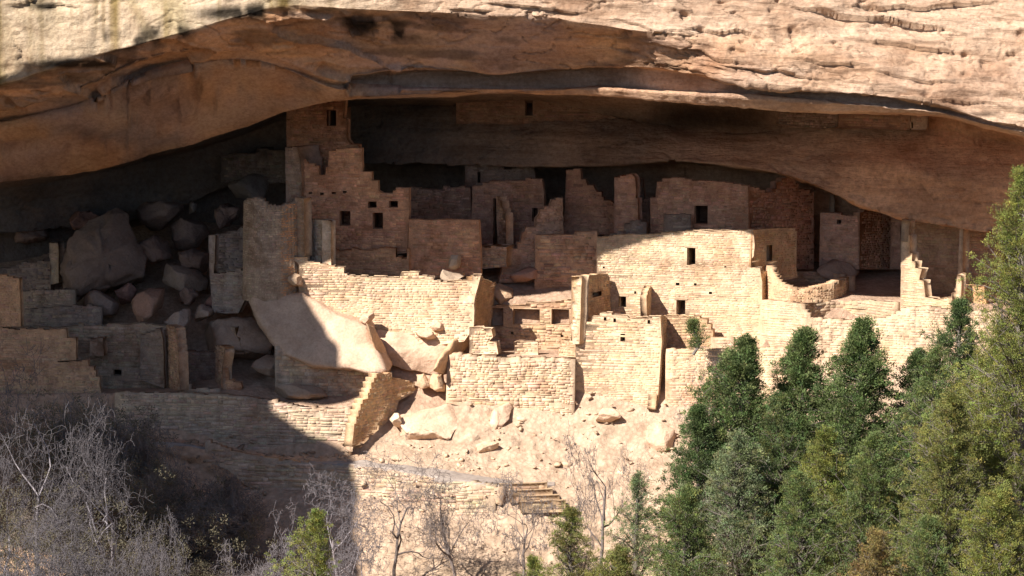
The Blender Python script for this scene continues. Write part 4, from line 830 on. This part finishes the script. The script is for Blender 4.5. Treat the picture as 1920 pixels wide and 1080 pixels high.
bl([(903, 540), (935, 530), (975, 545), (970, 565), (925, 575), (902, 565)], 2.3, .8, g=(.1, .5), p=3, col=(.48, .335, .225), seed=26, label='brown boulder behind the right end of the long sunlit wall')
bl([(955, 515), (990, 500), (1015, 505), (1018, 518), (985, 530), (958, 528)], 2.9, .7, g=(.1, .5), p=3, col=(.44, .26, .19), seed=27, label='reddish boulder at the foot of the stair-topped wall')
bl([(835, 500), (845, 478), (862, 480), (864, 498), (850, 508)], 1.4, .4, g=(0, .3), p=3, col=(.46, .36, .27), seed=28, label='pale block leaning on the windowless reddish wall')
bl([(810, 520), (826, 505), (862, 512), (878, 520), (860, 530), (820, 530)], .9, .5, g=(0, .6), p=3, col=(.40, .31, .235), seed=29, label='grey rock heap behind the long sunlit wall')
bl([(1515, 520), (1530, 495), (1565, 484), (1600, 492), (1618, 515), (1622, 536), (1560, 540)], 2.4, 1.1, g=(.1, .3), p=2.5, col=(.33, .24, .185), seed=30, label='smooth dark boulder behind the curved wall')
bl([(460, 690), (500, 664), (530, 668), (543, 700), (540, 715), (505, 712), (470, 700)], -.7, .8, g=(0, .4), p=2.6, col=(.38, .28, .21), seed=31, label='rounded shaded boulder under the huge slab')
bl([(336, 640), (352, 622), (400, 600), (470, 588), (505, 625), (540, 660), (548, 690), (500, 690), (440, 672), (400, 660), (345, 668)], .9, 1.3, g=(.1, .6), p=4, col=(.37, .27, .20), rough=.12, seed=34, label='broad shaded bedrock ledge sloping down left of the huge slab')
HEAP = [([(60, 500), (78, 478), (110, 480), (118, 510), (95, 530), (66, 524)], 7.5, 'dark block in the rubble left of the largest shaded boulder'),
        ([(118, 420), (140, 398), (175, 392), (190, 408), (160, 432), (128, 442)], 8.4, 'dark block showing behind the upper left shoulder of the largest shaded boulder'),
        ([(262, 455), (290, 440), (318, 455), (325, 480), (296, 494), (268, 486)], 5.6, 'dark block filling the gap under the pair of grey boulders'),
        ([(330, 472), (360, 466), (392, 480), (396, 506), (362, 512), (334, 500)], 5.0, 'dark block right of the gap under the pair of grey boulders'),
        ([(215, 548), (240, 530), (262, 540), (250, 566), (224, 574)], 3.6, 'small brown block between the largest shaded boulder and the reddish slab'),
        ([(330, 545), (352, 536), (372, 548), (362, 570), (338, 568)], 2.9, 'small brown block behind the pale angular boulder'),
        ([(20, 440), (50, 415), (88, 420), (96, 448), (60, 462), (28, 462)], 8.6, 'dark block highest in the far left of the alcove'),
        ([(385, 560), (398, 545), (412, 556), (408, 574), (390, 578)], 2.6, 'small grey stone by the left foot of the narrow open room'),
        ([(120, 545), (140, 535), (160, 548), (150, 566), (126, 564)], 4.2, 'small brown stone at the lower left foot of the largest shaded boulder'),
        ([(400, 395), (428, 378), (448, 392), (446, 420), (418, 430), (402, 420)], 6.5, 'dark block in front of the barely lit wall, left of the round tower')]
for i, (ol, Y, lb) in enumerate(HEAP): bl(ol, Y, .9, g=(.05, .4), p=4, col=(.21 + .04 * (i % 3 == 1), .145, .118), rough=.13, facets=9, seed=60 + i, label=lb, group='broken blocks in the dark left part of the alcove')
bl([(496, 745), (520, 722), (560, 720), (612, 730), (616, 745), (560, 752)], -2.4, .6, g=(0, .4), p=3, col=(.36, .27, .2), seed=32, label='long low shaded rock on the terrace beneath the slab')
for i, (u, v, Y) in enumerate([(1690, 640, -5.2)]): pass

# occluder placeholder
#@@OCC

# ================================================================ SHADOW BLOCKER added outside the frame at left, outline cut to the shadow across the ruins
E1 = np.cross(SUN, [0, 0, 1]); E1 /= np.linalg.norm(E1); E2 = np.cross(E1, SUN)
if E2[2] < 0: E2 = -E2
def blocker():
    poly = [(13, -8.5), (10.4, -7.2), (9.5, -6.5), (8.5, -5.3), (8.0, -4.95), (7.5, -4.5), (7.15, -4.15), (6.9, -4.5), (6.24, -5.26), (5.4, -5.8), (4.6, -6.4), (4.0, -6.8), (3.7, -7.3), (3.35, -7.9), (3.2, -8.8), (3.4, -9.2), (4.7, -9.6), (5.1, -10.3), (4.95, -11.0), (4.0, -11.1), (3, -11.0),
            (1.9, -10.9), (1.1, -11.1), (.5, -11.5), (-.16, -12.4), (-.7, -13.2), (-1.3, -14), (-2.5, -15.2), (-4.1, -16.7), (-5.5, -18.5), (-4, -21), (0, -22), (6, -23), (16, -26), (26, -22), (26, -8)]
    pts = []
    for i in range(len(poly)):
        a = np.array(poly[i], float); b = np.array(poly[(i + 1) % len(poly)]); k = max(1, int(np.linalg.norm(b - a) / .5))
        for j in range(k):
            q = a + (b - a) * j / k; pts.append(q + (rng.normal(0, .05, 2) if j else 0))
    pts = np.array(pts); n = len(pts); c0 = pts.mean(0)
    tri = [tuple(t) for t in tessellate_polygon([[Vector((p[0], p[1], 0)) for p in pts]])]
    rings = []
    for c, s in ((42.0, .97), (43.5, 1.0), (46, .985), (49, .95)):
        q = c0 + (pts - c0) * s; w = q[:, :1] * E1 + q[:, 1:] * E2 + c * SUN
        rings.append(w + (fbm(w * .9, 4, 3)[:, None] * .22))
    V = np.concatenate(rings); i = np.arange(n); j = (i + 1) % n
    F = [tuple(t) for t in tri] + [tuple(x + 3 * n for x in t[::-1]) for t in tri]
    for r in range(3): F += [(a + r * n, b + r * n, b + (r + 1) * n, a + (r + 1) * n) for a, b in zip(i, j)]
    o = mk('shadow_blocker', V, F, M_ROCK, tint=face)
    tag(o, 'unseen added shadow blocker beyond the left edge', kind='structure')
blocker()

# ================================================================ loose stones on the slopes
def rubble():
    rows = np.where((GRID_ > 4.7) & (GRID_ < 9.6))[0]; cols = np.where((GU > 60) & (GU < 1700))[0]
    n = 2000; r = rng.choice(rows, n); c = rng.choice(cols, n)
    p = GW[r, c] + rng.normal(0, .12, (n, 3)) * [1, 1, 0]
    keep = ~((GRID_[r] > 6.7) & (GRID_[r] < 8.1) & (GU[c] < 1060)); keep &= fbm(p * .5, 2, 5) > -.12
    p = p[keep]; n = len(p)
    s = rng.lognormal(-2.85, .5, n).clip(.03, .24)
    base = np.array([[-1, -1, -1], [1, -1, -1], [1, 1, -1], [-1, 1, -1], [-1, -1, 1], [1, -1, 1], [1, 1, 1], [-1, 1, 1]], float)
    V = base[None] * (s[:, None, None] * np.array([1.3, .9, .5]) * rng.uniform(.6, 1.3, (n, 1, 3))) * rng.uniform(.55, 1.1, (n, 8, 3))
    a = rng.uniform(0, 6.28, n); ca, sa = np.cos(a)[:, None], np.sin(a)[:, None]
    V = np.stack([V[..., 0] * ca - V[..., 1] * sa, V[..., 0] * sa + V[..., 1] * ca, V[..., 2] + V[..., 0] * rng.normal(0, .3, (n, 1))], -1) + p[:, None]
    F = np.array([[0, 3, 2, 1], [4, 5, 6, 7], [0, 1, 5, 4], [1, 2, 6, 5], [2, 3, 7, 6], [3, 0, 4, 7]])
    Fa = (np.arange(n)[:, None, None] * 8 + F).reshape(-1, 4)
    w = ((p[:, 0] + 12) / 6).clip(0, 1)[:, None]
    C = np.repeat((np.array([.34, .25, .18]) * (1 - w) + np.array([.58, .44, .32]) * w) * (1 + rng.normal(0, .12, (n, 1))), 8, 0)
    o = mk('rubble', V.reshape(-1, 3), Fa, M_MAS, tint=C)
    tag(o, 'loose broken sandstone scattered over the slopes', 'rubble', kind='stuff')
rubble()

# ================================================================ trees
def tubes(S, sides=4):
    """S (n,8): p0,p1,r0,r1"""
    p0, p1, r0, r1 = S[:, :3], S[:, 3:6], S[:, 6], S[:, 7]
    d = p1 - p0; d /= np.linalg.norm(d, axis=1, keepdims=True) + 1e-9
    ref = np.where(np.abs(d[:, 2:3]) > .9, [[1., 0, 0]], [[0, 0, 1.]]); a = np.cross(d, ref); a /= np.linalg.norm(a, axis=1, keepdims=True); b = np.cross(d, a)
    th = np.arange(sides) * 2 * math.pi / sides; ring = a[:, None] * np.cos(th)[None, :, None] + b[:, None] * np.sin(th)[None, :, None]
    V = np.concatenate([p0[:, None] + ring * r0[:, None, None], p1[:, None] + ring * r1[:, None, None]], 1)
    i = np.arange(sides); F = np.stack([i, (i + 1) % sides, (i + 1) % sides + sides, i + sides], -1)
    n = len(S); return V.reshape(-1, 3), (np.arange(n)[:, None, None] * 2 * sides + F).reshape(-1, 4)
def unit(v): return v / (np.linalg.norm(v, axis=-1, keepdims=True) + 1e-9)

def conifer(name, label, u, vtop, Y, wpx, col, vbot=None, kind='pinyon', dens=1.0, lean=0.0, seed=0, group=None, cat='tree', open_=0.0, bare=.0):
    rg = np.random.default_rng(1000 + seed)
    top = P(u, vtop, Y); x, y = float(top[0]), Y
    zb = gz(x, y) - .15
    if vbot is not None: zb = max(zb, float(P(u, vbot, Y)[2]))
    H = float(top[2]) - zb; R = wpx * (1.18 if kind == 'pinyon' else 1.05) / 2 / 40.0 * (D + Y) / D
    T = thing(name, label, cat, (x - lean * H, y, zb), group)
    segs = []; n = 14; tz = np.linspace(0, 1, n)
    wob = np.stack([np.interp(tz, [0, .3, .6, 1], [0, rg.normal(0, .12), rg.normal(0, .15), 0]), np.interp(tz, [0, .4, .7, 1], [0, rg.normal(0, .12), rg.normal(0, .1), 0])], 1)
    tp = np.stack([x - lean * H + lean * H * tz + wob[:, 0], y + wob[:, 1], zb + H * tz * .97], 1)
    tr = (.035 + .018 * H) * (1 - tz) ** .8 + .018
    for i in range(n - 1): segs.append(np.r_[tp[i], tp[i + 1], tr[i], tr[i + 1]])
    lobes = rg.uniform(0, 6.28, 6), rg.uniform(.15, 1, 6), rg.uniform(.12, .38, 6)
    def env(f, a):
        if kind == 'juniper': e = min(1, (1 - f) * H / (R * 2.2) + .02) ** .75 * (1 if f > .3 else .8 + .2 * f / .3)
        else: e = min(1, (1 - f) * H / (R * 2.7) + .02) ** .8 * (1.0 if f > .25 else .45 + f * 2.2)
        for la, lf, lw in zip(*lobes): e *= 1 + lw * math.cos(a - la) * math.exp(-((f - lf) / .13) ** 2)
        return e * R
    nb = int((60 + 7.5 * H * R) * dens); P_, Dn = [], []
    f0 = .10 if kind == 'juniper' else .16
    for k in range(nb):
        f = f0 + (.985 - f0) * ((k + rg.uniform()) / nb) ** .85; a = rg.uniform(0, 2 * math.pi)
        if open_ and rg.uniform() < open_ and f < .85: continue
        L = max(.12, env(f, a) * rg.uniform(.62, 1.08)); p = np.array([np.interp(f, tz, tp[:, j]) for j in range(3)])
        rise = rg.uniform(.05, .5) + .5 * max(0, f - .6) if kind == 'pinyon' else rg.uniform(.4, 1.1)
        d = unit(np.array([math.cos(a), math.sin(a), rise])); m = 4; q = p; r = .012 + .016 * L
        if kind == 'juniper': L *= 1 / math.sqrt(1 + rise * rise) * 1.12
        for s in range(m):
            d = unit(d + rg.normal(0, .16, 3) + np.array([0, 0, .05])); q2 = q + d * L / m * (1.0)
            segs.append(np.r_[q, q2, r * (1 - s / m), r * (1 - (s + 1) / m) + .004]); q = q2
            if s >= 1 or L < .5:
                if bare and rg.uniform() < bare: continue
                for c in range(1 if L < .9 else 2):
                    P_.append(q + rg.normal(0, .07 + .07 * L * (s > 0), 3)); Dn.append(d)
        # side twigs carry extra clumps
        for s in range(int(1 + L * 1.3)):
            g = rg.uniform(.35, 1); qq = p + (q - p) * g; dd = unit(d + rg.normal(0, .8, 3)); e = qq + dd * L * rg.uniform(.18, .4)
            segs.append(np.r_[qq, e, .010, .004])
            if not (bare and rg.uniform() < bare): P_.append(e); Dn.append(dd)
    P_ = np.array(P_); Dn = np.array(Dn); nc = len(P_)
    sc = (1.0 if kind == 'pinyon' else .85) * (D + Y) / D * (1.15 if R > 2 else 1)
    per = 36; rad = rg.uniform(.15, .33, nc) * sc
    off = rg.normal(0, 1, (nc, per, 3)); off = unit(off) * rg.uniform(.15, 1, (nc, per, 1)) * rad[:, None, None]; off[..., 2] *= .75
    c = P_[:, None] + off
    dr = unit(off / rad[:, None, None] + Dn[:, None] * .7 + np.array([0, 0, .45]) + rg.normal(0, .35, off.shape))
    w = unit(np.cross(dr, rg.normal(0, 1, off.shape)))
    ln = (.085 if kind == 'pinyon' else .065) * sc * rg.uniform(.7, 1.4, (nc, per, 1)); wd = .024 * sc * rg.uniform(.7, 1.3, (nc, per, 1))
    V = np.stack([c - w * wd, c + w * wd, c + dr * ln], 2).reshape(-1, 3)
    F = np.arange(len(V)).reshape(-1, 3)
    tc = (1.0 if kind == 'pinyon' else 1.08) * np.array(col) * (1 + rg.normal(0, .20, (nc, 1))) * (1 + rg.normal(0, .07, (nc, 3)))
    if kind == 'juniper': tc = tc + (rg.uniform(0, 1, (nc, 1)) < .28) * np.array([.045, .022, .0])
    tc = np.repeat(np.clip(tc, .01, .5), per * 3, 0)
    S = np.array(segs); V1, F1 = tubes(S, 5)
    mk('trunk', V1, F1, M_BARK, parent=T, tint=np.array([.17, .145, .125]), smooth=True)
    mk('crown', V, F, M_LEAF, parent=T, tint=tc)
    return T

def bare_tree(name, label, u, vtop, Y, wpx, col, vbot=None, lean=0.0, seed=0, stems=1, dens=1.0, group=None, fine=.0085, spread=.5, cat='tree'):
    rg = np.random.default_rng(2000 + seed)
    top = P(u, vtop, Y); zb = gz(float(top[0]), Y) - .1
    if vbot is not None: zb = max(zb, float(P(u, vbot, Y)[2]))
    H = float(top[2]) - zb; R = wpx / 80.0 * (D + Y) / D; x = float(top[0]) - lean * H
    T = thing(name, label, cat, (x, Y, zb), group)
    big, tw = [], []
    def grow(p, d, L, r, lvl):
        m = 5 if lvl < 3 else 3; q = p; nodes = []
        for s in range(m):
            d = unit(d + rg.normal(0, .27 if lvl else .12, 3) + np.array([0, 0, .04 if lvl < 2 else .0])); q2 = q + d * L / m
            ra, rb = r * (1 - .55 * s / m), r * (1 - .55 * (s + 1) / m)
            (big if lvl < 2 else tw).append(np.r_[q, q2, max(ra, fine), max(rb, fine * .8)]); q = q2; nodes.append((q, d, rb))
        if lvl >= 5 or L < .12: return
        nch = int(rg.integers(3, 6) * (dens if lvl >= 2 else 1)) + (2 if lvl == 0 else 0)
        for k in range(nch):
            i = rg.integers(1 if lvl else 1, m) if k else m - 1
            q, dd, rr_ = nodes[i]; sp = spread * (1.25 if lvl < 2 else 1.6)
            side = unit(np.cross(dd, rg.normal(0, 1, 3))); nd = unit(dd * .75 + side * rg.uniform(.5, 1.4) * sp * 1.9 + np.array([0, 0, rg.uniform(-.12, .16)]))
            if lvl == 0: nd = unit(nd * np.array([1, .8, 1]) )
            grow(q, nd, L * rg.uniform(.45, .72), rr_ * rg.uniform(.45, .7), lvl + 1)
    for s in range(stems):
        a = rg.uniform(0, 6.28); t = (R / H) * (.55 if stems > 1 else 0.05)
        d = unit(np.array([lean + math.cos(a) * t, math.sin(a) * t, 1])); grow(np.array([x + rg.normal(0, .08 * stems), Y + rg.normal(0, .08 * stems), zb]), d, H * (.52 if stems > 1 else .6), (.022 + .011 * H) / (1 if stems == 1 else 1.5), 0)
    B_ = np.array(big); W_ = np.array(tw)
    allp = np.concatenate([B_[:, 3:6], W_[:, 3:6]]); o0 = np.array([x, Y, zb])
    sz = H / (allp[:, 2].max() - zb); q = np.percentile(np.abs(allp[:, 0] - x - lean * (allp[:, 2] - zb)), 97); sx = min(2.0, max(.5, R / q))
    for A in (B_, W_):
        for k in (0, 3):
            A[:, k:k + 3] -= o0
            lz = A[:, k + 2] * lean; A[:, k] = (A[:, k] - lz) * sx + lz * sz; A[:, k + 1] *= (sx + 1) / 2; A[:, k + 2] *= sz; A[:, k:k + 3] += o0
    V, F = tubes(B_, 6); mk('trunk', V, F, M_TWIG, parent=T, tint=np.array(col) * (1.9 if group == gl else .8), smooth=True)
    V, F = tubes(W_, 3); mk('twigs', V, F, M_TWIG, parent=T, tint=np.array(col), smooth=True)
    return T

GRN = (.125, .165, .060); DGRN = (.095, .132, .050); YGRN = (.180, .200, .055); OLV = (.165, .175, .055); SAGE = (.160, .195, .100); RUST = (.22, .17, .07)
gp = 'pinyon pines standing in front of the right hand walls'; gj = 'junipers on the slope in the foreground'
for i, (nm, lb, u, vt, Y, w, c, kd, kw) in enumerate([
 ('pinyon_pine', 'dark green pine at the left of the row, its twin tips against the pale wall', 1398, 622, -13.0, 250, GRN, 'pinyon', dict()),
 ('pinyon_pine', 'second pine from the left with a narrow tip and thin dark lower branches', 1507, 604, -12.0, 200, GRN, 'pinyon', dict(open_=.2)),
 ('pinyon_pine', 'tallest of the middle pines, full rounded top just under the plastered round pit', 1620, 586, -13.5, 230, GRN, 'pinyon', dict(open_=.15)),
 ('pinyon_pine', 'thin half bare pine between the middle pine and the big juniper, wall showing through', 1722, 648, -12.5, 150, DGRN, 'pinyon', dict(open_=.35, lean=.02)),
 ('pinyon_pine', 'narrow bluish pine reaching up in front of the broken end house', 1800, 545, -13.0, 130, DGRN, 'pinyon', dict()),
 ('juniper', 'very tall yellow green juniper filling the right edge of the photo', 1922, 278, -24, 210, YGRN, 'juniper', dict(dens=1.2)),
 ('juniper', 'broad yellow green juniper leaning into the tall one at the right edge', 1885, 590, -22, 260, YGRN, 'juniper', dict(dens=1.1)),
 ('juniper', 'olive juniper low in the right corner with rusty tips', 1790, 720, -26, 300, OLV, 'juniper', dict()),
 ('juniper', 'grey green juniper with bleached dead limbs at the foot of the twin tipped pine', 1385, 800, -18, 240, SAGE, 'juniper', dict(bare=.25)),
 ('juniper', 'bright green pointed juniper in front of the second pine', 1545, 792, -19, 190, YGRN, 'juniper', dict()),
 ('juniper', 'wide green juniper below the pointed one, lower centre right', 1500, 880, -24, 330, GRN, 'juniper', dict(bare=.1)),
 ('juniper', 'dense mid green juniper beneath the tallest middle pine', 1640, 800, -20, 240, GRN, 'juniper', dict()),
 ('juniper', 'pale dusty green thin juniper standing alone left of the dark pines', 1195, 880, -16, 130, SAGE, 'juniper', dict(dens=.7, open_=.2)),
 ('juniper', 'low dark juniper with a crooked grey branch at the foot of the leaning bare tree', 1075, 945, -21, 150, OLV, 'juniper', dict(bare=.15)),
 ('juniper', 'yellow green cone shaped juniper alone at the bottom, left of centre', 595, 944, -30, 140, YGRN, 'juniper', dict(dens=1.2)),
 ('juniper', 'green juniper at the bottom edge between the pale dusty one and the broad one', 1290, 905, -23, 230, GRN, 'juniper', dict()),
 ('juniper', 'small rust tinted juniper at the bottom edge on the right', 1640, 985, -29, 200, RUST, 'juniper', dict()),
 ('juniper', 'sunlit juniper in the bottom right corner of the photo', 1880, 900, -30, 300, YGRN, 'juniper', dict()),
 ('juniper', 'green juniper crossing the bottom edge under the rust tinted one', 1740, 960, -28, 260, GRN, 'juniper', dict()),
 ('pinyon_pine', 'dark pine crown tucked behind the grey green juniper, left edge of the dark group', 1310, 750, -14.5, 150, DGRN, 'pinyon', dict()),
 ('juniper', 'olive juniper cut by the bottom edge, right of the low dark one', 1165, 1020, -27, 220, OLV, 'juniper', dict()),
 ('juniper', 'dark juniper deep between the pines on the right', 1460, 730, -15.5, 170, DGRN, 'juniper', dict()),
 ('juniper', 'dark leafy juniper behind the rusty tipped one', 1755, 640, -16.0, 190, GRN, 'juniper', dict(open_=.15)),
 ('juniper', 'tiny juniper tip poking in at the bottom edge under the steps', 1000, 1035, -27, 130, YGRN, 'juniper', dict()),
 ]):
    conifer(nm, lb, u, vt, Y, w, c, kind=kd, seed=i, group=gp if nm == 'pinyon_pine' else gj, **kw)
conifer('juniper', 'small sparse green shrub tree against the brown recessed wall', 1300, 600, -4.2, 55, (.10, .13, .05), vbot=665, kind='juniper', seed=50, dens=.6, group=gj, open_=.3)

TW = (.20, .165, .15); TWL = (.120, .108, .114)
gb = 'leafless trees in front of the sunlit slope'; gl = 'leafless grey thicket trees in the lower left'
for i, (lb, u, vt, Y, w, c, kw) in enumerate([
 ('leafless dark tree with a forked trunk, first from the left on the sunlit slope', 735, 815, -13, 230, TW, dict(fine=.008, spread=.55)),
 ('leafless dark tree with a twisted single trunk, second from the left on the sunlit slope', 850, 835, -14, 180, TW, dict(fine=.008, lean=-.03)),
 ('slim leafless tree in front of the stone steps', 985, 880, -15, 130, TW, dict(fine=.009)),
 ('tall leafless tree leaning left above the low dark juniper', 1095, 790, -14.5, 120, TW, dict(fine=.008, lean=-.10)),
 ('sparse leafless tree whose thin twigs cross the pale retaining wall', 1325, 655, -7.5, 90, TW, dict(fine=.008, dens=.7)),
 ]):
    bare_tree('bare_tree', lb, u, vt, Y, w, c, seed=i, group=gb, **kw)
for i, (lb, u, vt, Y, w, c, kw) in enumerate([
 ('pale crooked leafless tree with bright arched limbs at left, before the shaded rooms', 75, 640, -20, 240, TWL, dict(dens=1.15, fine=.0085)),
 ('dense pale leafless tree with an upright feathery crown in the left thicket', 205, 712, -20, 240, TWL, dict(dens=1.2, fine=.0075)),
 ('tangled pale leafless tree cut by the left edge, under the crooked one', -10, 700, -23, 280, TWL, dict(dens=1.2, fine=.0085)),
 ('round domed pale leafless tree low in the left corner', 130, 880, -27, 260, TWL, dict(dens=1.2, fine=.0075, stems=3)),
 ('fine grey leafless tree left of the cone shaped juniper', 520, 950, -26, 180, (.17, .15, .155), dict(dens=1.2, fine=.0075, stems=3)),
 ('pale leafless bush crossing the bottom left corner', 40, 970, -30, 260, TWL, dict(dens=1.2, fine=.008, stems=3)),
 ('grey leafless bush between the domed tree and the bottom edge', 240, 960, -28, 200, TWL, dict(dens=1.2, fine=.0075, stems=3)),
 ('slender leafless tree rising beside the shadow edge', 690, 905, -19, 130, (.17, .15, .155), dict(dens=1.1, fine=.008)),
 ('thin leafless tree standing at the shadow edge behind the cone shaped juniper', 640, 870, -16, 170, (.17, .15, .155), dict(dens=1.1, fine=.008)),
 ('grey leafless bush at the bottom edge left of the fine grey tree', 430, 1010, -27, 190, (.17, .15, .155), dict(dens=1.2, fine=.0075, stems=3)),
 ]):
    bare_tree('bare_tree', lb, u, vt, Y, w, c, seed=20 + i, group=gl, **kw)
gs = 'leafless shrubs in the deep shade of the lower left'
SHL = ['shaded shrub nearest the terrace wall on the left', 'tall dark shrub behind the feathery leafless tree', 'dark shrub in the middle of the shaded slope', 'dark wide shrub under the middle of the shaded slope', 'dark shrub at the bottom of the shaded slope',
       'dark shrub behind the domed leafless tree', 'small dark shrub highest on the shaded slope', 'dark shrub behind the crooked leafless tree', 'dark shrub by the bottom edge of the shade', 'shaded shrub nearest the shadow edge']
for i, (u, vt, Y, w) in enumerate([(255, 770, -9.5, 150), (180, 730, -9, 220), (330, 850, -12, 190), (360, 900, -13.5, 230), (300, 970, -15.5, 260), (120, 850, -12.5, 260), (410, 850, -9.5, 130), (60, 740, -10, 240), (430, 985, -15, 220), (455, 900, -12, 150)]):
    bare_tree('shrub', SHL[i], u, vt, Y, w, (.22, .18, .155), seed=40 + i, stems=4, dens=1.1, fine=.010, group=gs, cat='shrub')
# leafy low scrub under the thicket and the junipers
def scrub(lb, pts, col, seed):
    rg = np.random.default_rng(seed); C = []
    for (u, v, Y, r, k) in pts:
        c = P(u, v, Y); C.append(c + rg.normal(0, 1, (k, 3)) * np.array([r, r * .6, r * .45]))
    C = np.concatenate(C); per = 40; n = len(C)
    off = unit(rg.normal(0, 1, (n, per, 3))) * rg.uniform(.05, .3, (n, per, 1)); c = C[:, None] + off
    dr = unit(off + rg.normal(0, .1, off.shape) + np.array([0, 0, .1])); w = unit(np.cross(dr, rg.normal(0, 1, off.shape)))
    V = np.stack([c - w * .022, c + w * .022, c + dr * .09], 2).reshape(-1, 3)
    tc = np.repeat(np.array(col) * (1 + rg.normal(0, .2, (n, 1))), per * 3, 0)
    o = mk('undergrowth', V, np.arange(len(V)).reshape(-1, 3), M_LEAF, tint=np.clip(tc, .01, .5)); tag(o, lb, 'undergrowth', kind='stuff')
scrub('dark low scrub covering the shaded slope at lower left', [(330, 1000, -14, 1.6, 160), (200, 930, -13.5, 2.0, 200), (80, 850, -12.5, 1.8, 200), (420, 1060, -15, 1.8, 60), (150, 800, -10.5, 1.6, 150), (60, 1000, -18, 2.5, 240), (250, 1060, -18, 2.2, 200), (30, 1070, -24, 3, 300), (150, 1090, -24, 3, 300)], (.13, .115, .075), 5)
scrub('green scrub filling the gaps under the junipers', [(1500, 1040, -17, 2.0, 200), (1700, 1000, -17, 2.5, 240), (1880, 960, -17, 2.5, 240), (1350, 1040, -16, 1.6, 140), (1600, 900, -15, 1.6, 160), (1780, 850, -15, 1.8, 180)], (.06, .08, .03), 6)
for o in SC.objects:
    if o.parent is None and o.get('label') and not o.get('kind'): o['kind'] = 'thing'
